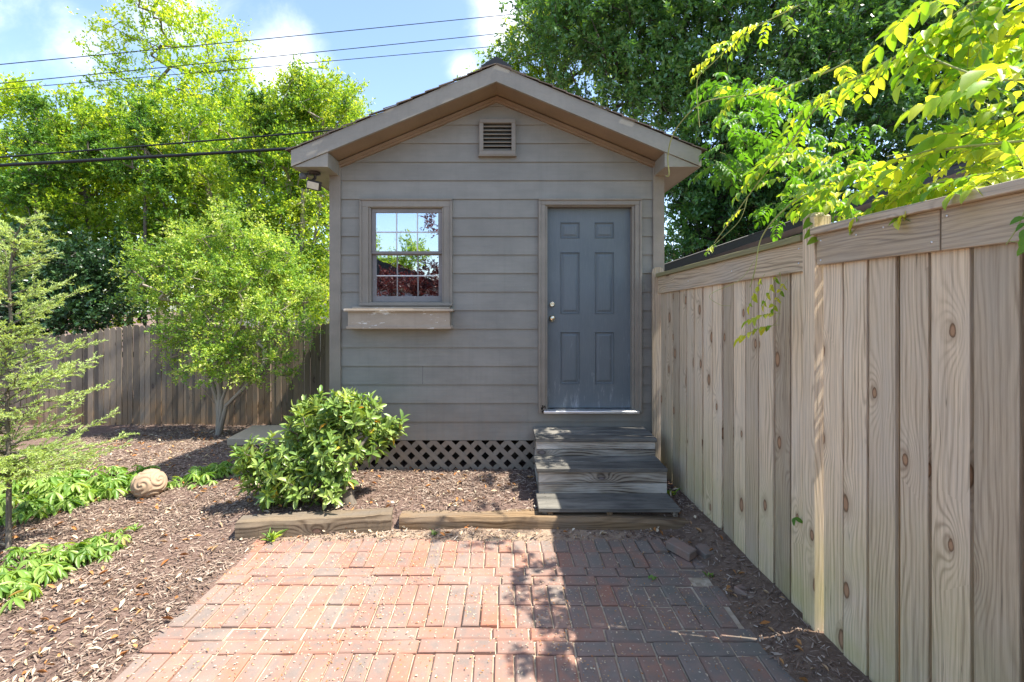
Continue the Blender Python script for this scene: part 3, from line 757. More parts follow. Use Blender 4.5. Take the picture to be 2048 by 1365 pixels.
def door():
    x0, x1, z0, z1 = f_(1077), f_(1281), g_(825), g_(399); w = .065
    mb = MB(); casing(mb, x0, x1, z0, z1, w)
    fr = mb.build('door_frame', M['trim'], shed)
    ix0, ix1 = x0+w, x1-w; iz1 = z1-w+.01
    mb = MB()
    for x in (ix0+.012, ix1-.012): mb.box((x, FA+.045, (z0+iz1)/2), (.024, .125, iz1-z0), bev=.002)
    mb.box(((ix0+ix1)/2, FA+.046, iz1-.010), (ix1-ix0-.05, .125, .024), bev=.002); mb.build('jamb', M['trim'], fr)
    dx0, dx1, dz0, dz1 = ix0+.022, ix1-.022, z0+.035, iz1-.024
    yd = FA+.055
    W, H = dx1-dx0, dz1-dz0
    # six raised panels built into one continuous face
    cols = [(.175, .415), (.575, .815)]; rows = [(.035, .115), (.175, .475), (.565, .895)][::-1]
    rows = [(1-.0-.895, 1-.565), (1-.51, 1-.215), (1-.155, 1-.075)]
    rows = [((818-771)/401, (818-665)/401), ((818-630)/401, (818-505)/401), ((818-478)/401, (818-445)/401)]
    cols = [((1118-1090)/174, (1159-1090)/174), ((1189-1090)/174, (1230-1090)/174)]
    xs = [0] + [v for c in cols for v in c] + [1]; zs = [0] + [v for c in rows for v in c] + [1]
    mb = MB(); P = lambda a, b, dy=0: (dx0+a*W, yd+dy, dz0+b*H)
    for i in range(len(xs)-1):
        for j in range(len(zs)-1):
            a, b, c, d = xs[i], xs[i+1], zs[j], zs[j+1]
            if i % 2 == 1 and j % 2 == 1:
                prev = [(a, c), (b, c), (b, d), (a, d)]; pd = 0
                for off, dep in ((.006, -.005), (.013, .010), (.022, .011), (.045, .001)):
                    ox, oz = off/W, off/H
                    cur = [(a+ox, c+oz), (b-ox, c+oz), (b-ox, d-oz), (a+ox, d-oz)]
                    for k in range(4):
                        k2 = (k+1) % 4; mb.face([P(*prev[k], pd), P(*prev[k2], pd), P(*cur[k2], dep), P(*cur[k], dep)])
                    prev, pd = cur, dep
                mb.face([P(*q, pd) for q in prev])
            else: mb.face([P(a, c), P(b, c), P(b, d), P(a, d)])
    mb.box((dx0+W/2, yd+.03, dz0+H/2), (W, .03, H))
    dr = mb.build('door', M['door'], shed)
    for nm, py, r1, kn in (('deadbolt', 609, .027, False), ('door_knob', 637, .030, True)):
        m2 = MB(); p = pt(1098, py, yd); o = (dx0+.055, yd, p.z)
        if kn: m2.lathe(o, (0, -1, 0), [(0, .032), (.006, .032), (.010, .014), (.022, .012), (.028, .022), (.042, .029), (.056, .026), (.062, .012), (.063, 0)], 24)
        else: m2.lathe(o, (0, -1, 0), [(0, .029), (.012, .028), (.020, .023), (.022, .014), (.019, .012), (.022, .006), (.022, 0)], 24)
        m2.build(nm, M['nickel'], dr)
    mb = MB(); rr = random.Random(4)
    for k in range(7): mb.box((x0+.045+rr.uniform(-.02, .02), FA-.041, z0+.03+rr.uniform(-.02, .04)), (rr.uniform(.006, .016), .003, rr.uniform(.01, .035)), Matrix.Rotation(rr.uniform(-.5, .5), 3, 'Y'), bev=.001)
    tag(mb.build('rotten_wood', M['darkvoid'], fr), kind='stuff')
    mb = MB(); mb.box(((x0+x1)/2+.01, FA+.0, z0+.014), (x1-x0-.075, .15, .026), bev=.004); mb.build('threshold', M['alu'], shed)
    mb = MB(); mb.box(((ix0+ix1)/2, FA+.11, (z0+iz1)/2), (ix1-ix0, .012, iz1-z0)); mb.build('door_backing', M['darkvoid'], shed)
door()
def clip(poly, x0, x1, z0, z1):
    def cl(ps, ins, inter):
        o = []
        for i in range(len(ps)):
            a, b = ps[i-1], ps[i]
            if ins(b):
                if not ins(a): o.append(inter(a, b))
                o.append(b)
            elif ins(a): o.append(inter(a, b))
        return o
    def ix(v): return lambda a, b: (v, a[1]+(b[1]-a[1])*(v-a[0])/(b[0]-a[0]))
    def iz(v): return lambda a, b: (a[0]+(b[0]-a[0])*(v-a[1])/(b[1]-a[1]), v)
    for ins, it in ((lambda p: p[0] >= x0, ix(x0)), (lambda p: p[0] <= x1, ix(x1)), (lambda p: p[1] >= z0, iz(z0)), (lambda p: p[1] <= z1, iz(z1))):
        if not poly: return poly
        poly = cl(poly, ins, it)
    return poly
def lattice():
    mb = MB(); X0, X1, Z0, Z1 = XC-HW+.02, XC+HW-.02, .02, .400; pitch = .150; w = .048*1.414/2
    for s, yy in ((1, FA-.006), (-1, FA-.013)):
        x = X0 - 1.0
        while x < X1 + 1.0:
            q = [(x-w, Z0), (x+w, Z0), (x+w+s*.5, Z0+.5), (x-w+s*.5, Z0+.5)]
            p = clip(q, X0, X1, Z0, Z1)
            if len(p) > 2: mb.prism(p, yy, yy+.0065)
            x += pitch
    mb.build('lattice', M['trim'], shed)
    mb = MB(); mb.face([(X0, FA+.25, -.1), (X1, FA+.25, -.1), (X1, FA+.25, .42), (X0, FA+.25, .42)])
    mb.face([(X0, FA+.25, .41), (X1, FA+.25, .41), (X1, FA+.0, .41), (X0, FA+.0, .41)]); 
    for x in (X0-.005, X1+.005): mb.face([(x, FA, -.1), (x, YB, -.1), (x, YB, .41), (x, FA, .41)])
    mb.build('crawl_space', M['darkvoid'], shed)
lattice()

# security light under the left eave
def seclight():
    t = thing('security_light', 'bronze motion sensor floodlight under the left eave of the shed', 'floodlight', pt(627, 347, 4.66))
    c = pt(628, 345, 4.66); c.z = 3.070
    mb = MB(); mb.lathe(c, (0, 0, -1), [(0, .062), (.012, .062), (.025, .05), (.03, .0)], 20); b = mb.build('mount', M['bronze'], t)
    mb = MB(); mb.tube([c + Vector((.01, 0, -.02)), c + Vector((.02, -.02, -.06)), c + Vector((-.01, -.03, -.09))], .014, 8); mb.build('arm', M['bronze'], t)
    h = pt(628, 371, 4.60); Mx = Matrix.Rotation(R(-12), 3, 'Y') @ Matrix.Rotation(R(-28), 3, 'X')
    Mx = Matrix.Rotation(R(14), 3, 'Y') @ Matrix.Rotation(R(20), 3, 'X')
    mb = MB(); mb.box(h, (.135, .045, .09), Mx, bev=.008)
    for k in range(7): mb.box(h + Mx @ Vector((-.054+k*.018, .028, 0)), (.005, .02, .08), Mx)
    hd = mb.build('lamp_head', M['bronze'], t)
    mb = MB(); mb.box(h + Mx @ Vector((0, -.0235, 0)), (.112, .004, .066), Mx, bev=.001)
    mb.build('lens', m_simple('lens_plastic', [(0, (.60, .55, .42)), (1, (.60, .55, .42))], 30, .2), hd)
    p = pt(606, 353, 4.62)
    mb = MB(); mb.lathe(p + Vector((0, 0, .03)), (0, 0, -1), [(0, .02), (.006, .033), (.04, .036), (.055, .026), (.062, 0)], 18)
    mb.tube([p + Vector((.03, 0, .02)), c + Vector((-.02, 0, -.015))], .014, 8); mb.build('sensor', m_simple('sensor_plastic', [(0, (.12, .13, .14)), (1, (.12, .13, .14))], 30, .35), t)
seclight()

# ------------------------------------------------------------------ steps, timbers, slab
def steps():
    t = thing('wooden_steps', 'three weathered grey wooden steps leading up to the shed door', 'steps', (.83, 4.3, .1))
    X0, X1 = .283, 1.388; xc = (X0+X1)/2
    TR = [(4.80, 4.365, .545, 0, .0), (4.42, 4.045, .378, 0, .01), (4.13, 3.755, .158, 0, .012)]
    for i, (yb, yf, z, _, dx) in enumerate(TR):
        n = 3 if i == 0 else 2; bw = (yb-yf)/n
        for k in range(n):
            mb = MB(); yy = yf + bw*(k+.5)
            mb.box((xc - (.012 if i else 0), yy, z-.018 + random.uniform(-.002, .002)), (X1-X0+.02+random.uniform(-.008, .008), bw-.006, .034), Matrix.Rotation(random.uniform(-.003, .003), 3, 'Z'), long=0, bev=.004)
            tr = mb.build('tread', M['tread'], t)
            for sx in (X0+.05, xc, X1-.05):
                for sy in (-.035, .035):
                    m4 = MB(); m4.lathe((sx+random.uniform(-.006, .006), yy+sy, z-.0005), (0, 0, 1), [(0, .0045), (.0015, .004), (.0016, 0)], 8); m4.build('screw', M['bronze'], tr)
    for yf, zt, zb in ((4.385, .508, .362), (4.07, .341, .142)):
        h = (zt-zb)/2
        for k in range(2):
            mb = MB(); mb.box((xc, yf+.016+k*.004, zb+h*(k+.5)), (X1-X0-.004, .03, h-.005), long=0, bev=.003); mb.build('riser', M['step'], t)
    # side stringers, one behind each end
    for x in (X0+.03, X1-.03):
        for (ya, yb_, z0, z1) in ((4.42, 4.79, .0, .508), (4.11, 4.415, 0, .340), (3.80, 4.105, .03, .124)):
            mb = MB(); mb.box((x, (ya+yb_)/2, (z0+z1)/2), (.038, yb_-ya, z1-z0), long=1, bev=.002); mb.build('stringer', M['step'], t)
    for x in (X0+.075, .83):
        mb = MB(); mb.box((x, 3.80, .11), (.045, .05, .05), bev=.002); mb.build('block', M['timber'], t)
steps()
def timber(name, p0, p1, w, h, zt, seed, lab, taper=0, mat='timber'):
    rr = random.Random(seed); mb = MB(); p0 = Vector(p0); p1 = Vector(p1); d = (p1-p0); L = d.length; d.normalize(); n = Vector((-d.y, d.x, 0)); N = 40
    prof = [(-.5, 0), (-.5, .8), (-.44, 1), (.44, 1), (.5, .8), (.5, 0)]
    rings = []
    for i in range(N+1):
        s = i/N; q = []
        for j, (a, b) in enumerate(prof):
            e = mnoise.noise((s*L*6, j*3, seed))*.006 + mnoise.noise((s*L*25, j*7, seed))*.003
            zz = zt*b + (1-b)*(-.04) + (mnoise.noise((s*L*2.5, 1, seed))*.006 if b > 0 else 0) - taper*max(0, s-.72)/.28*b
            c = p0 + d*(s*L) + n*(a*w + e); c.z = zz + (e if b > 0 else 0); q.append(c)
        rings.append(q)
    per = [0, .11, .12, .25, .27, .4]
    for i in range(N):
        for j in range(5):
            a, b = rings[i], rings[i+1]
            uv = [(per[j]+seed, i/N*L), (per[j]+seed, (i+1)/N*L), (per[j+1]+seed, (i+1)/N*L), (per[j+1]+seed, i/N*L)]
            mb.face([a[j], b[j], b[j+1], a[j+1]], uv, .5)
    mb.face(rings[0][::-1], [(a.y, a.z*.3) for a in rings[0][::-1]], .3); mb.face(rings[-1], [(a.y, a.z*.3) for a in rings[-1]], .3)
    o = mb.build(name, M[mat]); tag(o, lab, 'timber', 'landscape timbers edging the bed'); return o
timber('landscape_timber', (-2.05, 3.66, 0), (-.905, 3.80, 0), .16, .12, .118, 3, 'short weathered landscape timber set askew in front of the rhododendron', mat='oldtimber')
timber('landscape_timber', (-.835, 3.81, 0), (1.46, 3.80, 0), .17, .12, .100, 8, 'long orange-brown landscape timber running under the bottom step', taper=.03)
mb = MB(); mb.box((-2.80, 6.62, -.02), (1.75, .70, .10), Matrix.Rotation(.05, 3, 'Z'), bev=.01)
tag(mb.build('paving_slab', M['concrete']), 'flat tan paving slab on the mulch left of the shed', 'slab')

# loose bricks by the fence
for (px, py, rz, z, sx, lab, half) in ((1362, 1098, -.95, .045, 1, 'loose red brick lying on soil nearest the brick paving', 1), (1411, 1106, -1.35, .028, .8, 'broken half brick sunk in soil beside the loose brick', .62),
                                 (1493, 1186, .5, .015, .7, 'mud-covered brick nearly buried close to the fence boards', .7)):
    d = (EYE - z) * F / (py - VY); p = pt(px, py, d); mb = MB()
    Mx = Matrix.Rotation(rz, 3, 'Z') @ Matrix.Rotation(random.uniform(-.1, .1), 3, 'X') @ Matrix.Rotation(.08, 3, 'Y')
    c = Vector((p.x, p.y, z)); l = .19*half
    mb.box(c, (l, .09, .06), Mx, bev=.005, rnd=.15, uv0=(.37, .37))
    tag(mb.build('loose_brick', M['brick']), lab, 'brick', 'loose bricks on the soil strip')

# carved stone ball
def ball():
    t0 = pt(303, 995, 4.45); rad = .130; c = Vector((t0.x, 4.42, .108)); nu, nv = 160, 100
    V = []; Fq = []
    # four spiral carved rosettes; height follows the spiral grooves
    cs = [Vector(v).normalized() for v in ((.15, -1, .25), (-.9, -.3, .35), (.9, -.2, .4), (0, .3, 1), (0, 1, 0), (-.3, -.8, -.8), (.5, -.6, -.8))]
    def hgt(n):
        b = max(cs, key=lambda q: q.dot(n)); ang = math.acos(max(-1, min(1, b.dot(n))))
        ref = b.cross(Vector((0, 0, 1))).normalized(); r2 = b.cross(ref); th = math.atan2(n.dot(r2), n.dot(ref))
        g = math.sin(2*th + ang*17); return max(-.75, min(.6, g))
    for j in range(nv+1):
        ph = math.pi*j/nv
        for i in range(nu):
            a = 2*math.pi*i/nu; n = Vector((math.sin(ph)*math.cos(a), math.sin(ph)*math.sin(a), math.cos(ph)))
            r_ = rad*(1 + .045*hgt(n)); V.append((c.x+n.x*r_*1.06, c.y+n.y*r_*1.04, c.z+n.z*r_*1.0))
    for j in range(nv):
        for i in range(nu):
            i2 = (i+1) % nu; Fq.append((j*nu+i, (j+1)*nu+i, (j+1)*nu+i2, j*nu+i2))
    o = np_mesh('stone_ball', np.array(V), np.array(Fq), np.full(len(Fq), .5), M['carved'], smooth=True)
    tag(o, 'tan carved stone ball with spiral swirls among the low plants', 'ornament')
ball()

# ------------------------------------------------------------------ right fence
def right_fence():
    t = thing('board_fence', 'tall tan wooden board fence running along the right of the patio', 'fence', (1.6, 2.5, .05))
    th = math.atan(-FK); Mz = Matrix.Rotation(math.atan(FK), 3, 'Z'); rr = random.Random(21)
    def along(y, off, z): return Vector((fx(y) + off, y, z))
    P = .153
    def panel(y_far, y_near, zbot_f, zbot_n, ztop, nm='boards'):
        mb = MB(); m3 = MB(); y = y_far
        while y > y_near + .02:
            w = min(P*rr.uniform(.93, 1.05), y - y_near); yc = y - w/2; s = (y_far-yc)/(y_far-y_near)
            zb = zbot_f + (zbot_n-zbot_f)*s + rr.uniform(-.01, .01); o = rr.uniform(-.003, .004)
            mb.box(along(yc, .012 + o, (zb+ztop)/2), (.022, w-rr.uniform(.010, .022), ztop-zb), Mz @ Matrix.Rotation(rr.uniform(-.02, .02), 3, 'Z') @ Matrix.Rotation(rr.uniform(-.0015, .0015), 3, 'X'), long=2, bev=.002)
            if rr.random() > .12 or y_far < 2.5: m3.box(along(y - w, .050, (zb+ztop)/2), (.012, .095, ztop-zb), Mz, long=2)
            y -= w
        mb.build(nm, M['fence'], t); m3.build('gap_light_blockers', M['oldfence'], t)  # battens added to block sun through the gaps; darker wood deepens gap shade
    def rail(y0, y1, za, zb, h, off, th_, nm, mat):
        c = (along(y0, off, za) + along(y1, off, zb))/2; L = abs(y0-y1)
        Mx = Mz @ Matrix.Rotation(math.atan2(zb-za, -(y0-y1)) if False else math.atan((za-zb)/(y0-y1)), 3, 'X')
        mb = MB(); mb.box(c, (th_, L, h), Mx, long=1, bev=.003); return mb.build(nm, mat, t)
    panel(4.70, 2.56, .10, .03, 2.03)
    rail(4.70, 2.56, 1.966, 2.026, .162, -.012, .024, 'rail', M['rail'])
    rail(4.70, 2.56, 2.064, 2.124, .036, -.005, .085, 'cap', M['cap'])
    panel(2.46, -1.2, .02, -.02, 2.108)
    rail(2.462, 1.80, 2.046, 2.043, .158, -.014, .024, 'rail', M['rail'])
    rail(1.797, -1.2, 2.043, 2.031, .158, -.012, .024, 'rail', M['rail'])
    rail(2.475, -1.2, 2.143, 2.129, .038, -.010, .09, 'cap', M['rail'])
    # posts: bevelled tops
    def post(y, zt, off, w=.09):
        mb = MB(); c = along(y, off, (zt)/2 - .05); mb.box(c, (w, w, zt + .1), Mz, long=2, bev=.002)
        i = len(mb.v); c2 = along(y, off, zt); h = w/2; b = .018
        lo = [c2 + Mz @ Vector((sx*h, sy*h, .0005)) for sx, sy in ((-1,-1),(1,-1),(1,1),(-1,1))]; hi = [c2 + Mz @ Vector((sx*(h-b), sy*(h-b), .022)) for sx, sy in ((-1,-1),(1,-1),(1,1),(-1,1))]
        for k in range(4): mb.face([lo[k], lo[(k+1)%4], hi[(k+1)%4], hi[k]], [(3, 1), (3.1, 1), (3.1, 1.02), (3, 1.02)], .5)
        mb.face(hi, [(3, 3), (3.07, 3), (3.07, 3.07), (3, 3.07)], .6)
        mb.build('post', M['fence'], t)
    post(2.515, 2.225, .012); post(.1, 2.225, .012)
    # end board at the shed, rounded top
    mb = MB(); c = along(4.735, -.012, 0); z0, z1 = .05, 2.15; h = .055
    prof = [(-h, z0), (h, z0), (h, z1-.03), (h*.7, z1-.008), (h*.2, z1), (-h*.5, z1-.004), (-h*.9, z1-.02), (-h, z1-.05)]
    mb.prism([(c.x + a, z) for a, z in prof], c.y-.012, c.y+.012, .3, long=2)
    mb.build('end_board', M['rail'], t)
    # nail heads on the rail
    for y, z in ((2.43, 2.09), (2.43, 1.99), (1.83, 2.00), (1.77, 2.09), (2.05, 2.095), (2.2, 2.085), (2.6, 1.99), (2.6, 2.07), (3.3, 2.0), (4.0, 1.97)):
        mb = MB(); p = along(y, -.027, z); mb.lathe(p + Vector((.002, 0, 0)), (-1, 0, 0), [(0, .005), (.003, .0045), (.0035, 0)], 8)
        mb.build('nail_head', M['alu'], t)
right_fence()

def back_fence():
    t = thing('picket_fence', 'old grey dog-eared picket fence across the back of the yard', 'fence', (-4, 8, -.2))
    rr = random.Random(9); mb = MB(); x = -14.0
    while x < 6.5:
        w = rr.uniform(.085, .105); d = 8.0 + .02*math.sin(x*3)
        px = VX + x*F/8.0
        top = 1.30 + .12*sstep(-7.4, -6.2, x) + .07*sstep(-5.4, -3.2, x) - .03*math.sin(x*1.3) + rr.uniform(-.012, .012)
        lean = rr.uniform(-.008, .008); bot = -.30
        P = [(x+.004, bot), (x+w-.004, bot), (x+w-.004+lean, top-.03), (x+w-.026+lean, top), (x+.026+lean, top), (x+.004+lean, top-.03)]
        yo = rr.uniform(-.006, .006); mb.prism(P, d-.009+yo, d+.009+yo, long=2); x += w
    mb.build('pickets', M['oldfence'], t)
    for z in (.1, .95):
        m2 = MB(); m2.box((-3.75, 8.05, z), (20, .04, .09), long=0); m2.build('rail', M['oldfence'], t)
back_fence()

# ------------------------------------------------------------------ trees and plants
def sample_ell(rg, ells, n):
    vol = np.array([e[1][0]*e[1][1]*e[1][2]*(e[2] if len(e) > 2 else 1) for e in ells]) ** .8; vol = vol/vol.sum()
    ix = rg.choice(len(ells), n, p=vol); P = rg.normal(size=(n, 3)); P /= np.linalg.norm(P, axis=1, keepdims=True)
    rad = rg.random(n) ** .42
    c = np.array([tuple(ells[i][0]) for i in ix]); r_ = np.array([ells[i][1] for i in ix])
    return c + P * r_ * rad[:, None]

def skeleton(trunk, att, rg, r_tip=.004, r_pow=2.3, step=.35, wob=.06):
    "connect attractor points to the trunk; returns node positions, parents and radii, and the tip ids"
    pos, par, last = [], [], -1
    for p in trunk:
        if p is None: last = 0; continue
        pos.append(np.array(p, float)); par.append(last); last = len(pos) - 1
    trunk = pos
    P = np.array(pos); order = np.argsort([np.min(np.linalg.norm(P - a, axis=1)) for a in att]); tips = []
    arr = np.zeros((len(pos) + len(att)*14, 3)); arr[:len(pos)] = P; n = len(pos)
    for i in order:
        a = att[i]; dv = a - arr[:n]; d = np.linalg.norm(dv, axis=1)
        pen = d + .8*np.maximum(0, arr[:n, 2] - a[2])      # prefer to grow upward
        j = int(np.argmin(pen)); L = d[j]; k = max(1, min(12, int(L/step))); s = arr[j].copy(); prev = j
        for q in range(1, k+1):
            t = q/k; p = s + (a - s)*t + (rg.normal(0, wob, 3)*L*.4*math.sin(math.pi*t)); p[2] += .10*L*math.sin(math.pi*t)
            if n >= len(arr): arr = np.vstack([arr, np.zeros((2000, 3))])
            arr[n] = p; par.append(prev); prev = n; n += 1
        tips.append(prev)
    cnt = np.zeros(n); 
    for tp in tips: cnt[tp] += 1
    for i in range(n-1, 0, -1):
        if par[i] >= 0: cnt[par[i]] += cnt[i]
    rad = r_tip * np.maximum(cnt, 1) ** (1/r_pow)
    return arr[:n], par, rad, tips

def branch_mesh(pos, par, rad, name, mat, parent, rmin=0.0):
    mb = MB(); kids = {}
    for i, p in enumerate(par):
        if p >= 0 and rad[i] >= rmin:
            n = 8 if rad[i] > .04 else (5 if rad[i] > .012 else 3)
            ra = min(rad[p], rad[i]*1.35)
            mb.tube([pos[p], pos[i]], [ra, rad[i]], n, .5, cap=False)
    return mb.build(name, mat, parent)

def tree(name, label, cat, trunk, ells, ntw, nl, spread, L, W, leaf, bark, seed, group=None, r_tip=.004, tm=T_DIAMOND, up=.6, droop=0.0, rmin=0.0, whorl=False, tr=None, extra=None):
    rg = np.random.default_rng(seed)
    t = thing(name, label, cat, tuple(trunk[0]), group)
    att = sample_ell(rg, ells, ntw)
    pos, par, rad, tips = skeleton(trunk, att, rg, r_tip)
    if tr is not None:
        ntr = len([p for p in trunk if p is not None])
        for i in range(ntr): rad[i] = max(rad[i], tr*(1 - .6*i/ntr))
    branch_mesh(pos, par, rad, 'trunk', bark, t, rmin)
    TP = pos[tips]; PD = TP - pos[[par[i] for i in tips]]; PD /= (np.linalg.norm(PD, axis=1, keepdims=True)+1e-9)
    # sprays: several short twigs per tip, leaves set along each
    ns = 6; tw = np.repeat(TP, ns, 0); td = np.repeat(PD, ns, 0) + rg.normal(0, .8, (len(TP)*ns, 3)); td[:, 2] += .25 - droop
    td /= np.linalg.norm(td, axis=1, keepdims=True); tl = rg.uniform(.35, 1.25, len(tw))*spread
    m = max(1, nl // ns); n = len(tw)*m
    a = np.repeat(tw, m, 0); d = np.repeat(td, m, 0); l = np.repeat(tl, m)
    if whorl: s = rg.choice([.35, .7, 1.0], n, p=[.2, .3, .5]) + rg.normal(0, .03, n)
    else: s = rg.random(n)**.8
    P = a + d * (l*s)[:, None] + rg.normal(0, .05*spread, (n, 3)); P[:, 2] -= droop*.3*spread*s**2
    D = d*.7 + rg.normal(0, .65, (n, 3)); D[:, 2] -= droop*.5
    N = rg.normal(0, .55, (n, 3)); N[:, 2] += up
    tone = np.repeat(rg.random(len(TP)), ns*m); r_ = np.clip(.55*tone + .45*rg.random(n), 0, 1)
    sz = rg.uniform(.6, 1.15, n)
    V, Fq, rr = leaves(P, D, N, L*sz, W*sz, tm, r_, rg)
    np_mesh('crown', V, Fq, rr, leaf, t); return t
def blob(px, py, d, rpx, rd=None, flat=1.0, wt=1.0):
    r_ = rpx*d/F; return (pt(px, py, d), (r_, rd or r_, r_*flat), wt)

# bright spring trees beyond the picket fence
G1 = 'bright spring trees beyond the picket fence'
tb = lambda px, d, z=-.4: Vector(((px-VX)*d/F, d, z))
tree('spring_tree', 'tallest airy spring tree with a forked trunk showing above the power lines', 'tree',
     [tb(320, 11), pt(318, 420, 11), pt(314, 260, 11), pt(312, 168, 11)],
     [blob(250, 90, 11, 62), blob(330, 40, 11, 75), blob(430, 85, 11, 62), blob(455, 165, 11, 45), blob(240, 165, 11, 50), blob(330, 170, 11, 60, wt=.6), blob(300, -40, 11, 70), blob(400, 200, 11, 80)],
     270, 60, .42, .082, .042, LF['spring'], M['bark'], 31, G1, r_tip=.0035, tr=.07)
tree('spring_tree', 'narrow spring tree at the far left edge, its top below the power lines', 'tree',
     [tb(60, 10.5), pt(50, 450, 10.5), pt(45, 330, 10.5)],
     [blob(30, 215, 10.5, 50), blob(80, 290, 10.5, 55), blob(20, 350, 10.5, 75), blob(-60, 300, 10.5, 80), blob(70, 400, 10.5, 70), blob(10, 450, 10.5, 80), blob(50, 190, 10.5, 30)],
     390, 84, .34, .076, .038, LF['spring'], M['bark'], 32, G1, tr=.05)
tree('spring_tree', 'bushy spring tree left of the tall one, behind the thick cables', 'tree',
     [tb(180, 10), pt(178, 520, 10), pt(175, 380, 10)],
     [blob(180, 260, 10, 75), blob(235, 265, 10.3, 50), blob(130, 300, 10.3, 50), blob(140, 330, 10, 70), blob(220, 350, 10, 80), blob(170, 430, 10, 90), blob(110, 480, 10, 70), blob(230, 480, 10, 80)],
     494, 84, .34, .076, .038, LF['mid'], M['bark'], 33, G1, tr=.05)
tree('spring_tree', 'many-stemmed spring tree right behind the pale shrub', 'tree',
     [tb(405, 9.6), pt(400, 620, 9.6), pt(385, 520, 9.6), pt(360, 420, 9.6), None, pt(410, 620, 9.5), pt(420, 500, 9.5), pt(432, 400, 9.5), None, pt(415, 620, 9.6), pt(455, 500, 9.6), pt(475, 420, 9.6), None, pt(398, 620, 9.4), pt(340, 500, 9.4)],
     [blob(330, 260, 9.8, 80), blob(420, 260, 9.8, 75), blob(360, 350, 9.6, 85), blob(450, 370, 9.6, 80), blob(400, 460, 9.6, 95), blob(330, 450, 9.6, 75), blob(470, 490, 9.6, 80), blob(300, 540, 9.6, 80), blob(420, 560, 9.6, 80)],
     598, 84, .34, .076, .038, LF['mid'], M['palebark'], 34, G1, tr=.045, r_tip=.0045)
tree('spring_tree', 'slender spring tree with dark stems just left of the shed eave', 'tree',
     [tb(606, 9.0), pt(602, 600, 9.0), pt(590, 470, 9), pt(575, 360, 9), None, pt(606, 600, 8.9), pt(604, 480, 8.9), pt(606, 380, 8.9), None, pt(612, 600, 9), pt(628, 480, 9), pt(645, 380, 9), None, pt(600, 610, 9), pt(560, 520, 9), pt(530, 440, 9)],
     [blob(540, 260, 9, 55), blob(600, 210, 9.2, 60), blob(660, 220, 9.2, 60), blob(560, 340, 9, 70), blob(630, 330, 9, 70), blob(540, 430, 9, 75), blob(620, 440, 9, 70), blob(560, 520, 9, 70), blob(630, 540, 9, 55), blob(600, 610, 9, 45, wt=.5)],
     598, 72, .38, .072, .036, LF['mid'], M['palebark'], 35, G1, tr=.04, r_tip=.0045)
tree('spring_tree', 'yellow-green spring tree whose top peeks over the left roof slope', 'tree',
     [tb(690, 11.5), pt(690, 480, 11.5), pt(685, 330, 11.5)],
     [blob(640, 170, 11.5, 34), blob(690, 215, 11.5, 45), blob(600, 195, 11.5, 40), blob(700, 270, 11.5, 50), blob(620, 270, 11.5, 60), blob(650, 350, 11.5, 80), blob(500, 220, 12, 55), blob(480, 300, 12, 80)],
     338, 84, .34, .082, .042, LF['spring'], M['bark'], 36, G1, tr=.06)
tree('spring_tree', 'soft yellow-green tree standing farthest back behind the others', 'tree',
     [tb(260, 14), pt(260, 480, 14), pt(260, 350, 14)],
     [blob(380, 290, 14, 110), blob(520, 300, 14, 90), blob(180, 300, 14, 90), blob(60, 420, 14, 110), blob(200, 380, 14, 120), blob(350, 400, 14, 120), blob(500, 400, 14, 120), blob(640, 420, 14, 100), blob(120, 540, 14, 110), blob(300, 560, 14, 120), blob(480, 560, 14, 120), blob(620, 580, 14, 90), blob(-80, 480, 14, 110)],
     900, 60, .8, .15, .085, LF['spring'], M['bark'], 37, G1, tr=.08)
tree('spring_tree', 'slim darker green sapling at the far left in front of the narrow tree', 'tree', [tb(75, 9.2), pt(74, 480, 9.2), pt(72, 300, 9.2)],
     [blob(75, 230, 9.2, 26), blob(60, 290, 9.2, 36), blob(100, 340, 9.2, 36), blob(50, 380, 9.2, 40)], 110, 84, .22, .066, .034, LF['deep'], M['bark'], 27, G1, tr=.03)
tree('spring_tree', 'slim darker green sapling below the tall forked tree', 'tree', [tb(290, 9.2), pt(290, 480, 9.2), pt(292, 300, 9.2)],
     [blob(285, 225, 9.2, 26), blob(300, 280, 9.2, 34), blob(250, 330, 9.2, 36), blob(330, 350, 9.2, 30), blob(190, 300, 9.3, 26)], 120, 84, .22, .066, .034, LF['deep'], M['bark'], 28, G1, tr=.03)
tree('spring_tree', 'slim darker green sapling left of the shed roof with a pointed top', 'tree', [tb(530, 8.9), pt(530, 480, 8.9), pt(525, 300, 8.9)],
     [blob(518, 205, 8.9, 20), blob(530, 250, 8.9, 30), blob(560, 300, 8.9, 30), blob(600, 180, 9.2, 18), blob(600, 225, 9.2, 24), blob(490, 330, 8.9, 30)], 120, 84, .20, .062, .032, LF['deep'], M['bark'], 29, G1, tr=.03)
# dark evergreen hedge shrub leaning over the pickets
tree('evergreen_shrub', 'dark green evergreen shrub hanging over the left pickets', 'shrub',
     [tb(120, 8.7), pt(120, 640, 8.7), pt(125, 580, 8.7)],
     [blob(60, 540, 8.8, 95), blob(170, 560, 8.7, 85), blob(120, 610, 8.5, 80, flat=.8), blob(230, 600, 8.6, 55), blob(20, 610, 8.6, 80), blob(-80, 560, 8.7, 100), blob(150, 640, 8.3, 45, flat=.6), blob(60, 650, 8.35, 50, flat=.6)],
     620, 72, .30, .085, .042, LF['darkshrub'], M['darkbark'], 38, None, tr=.05, whorl=True)
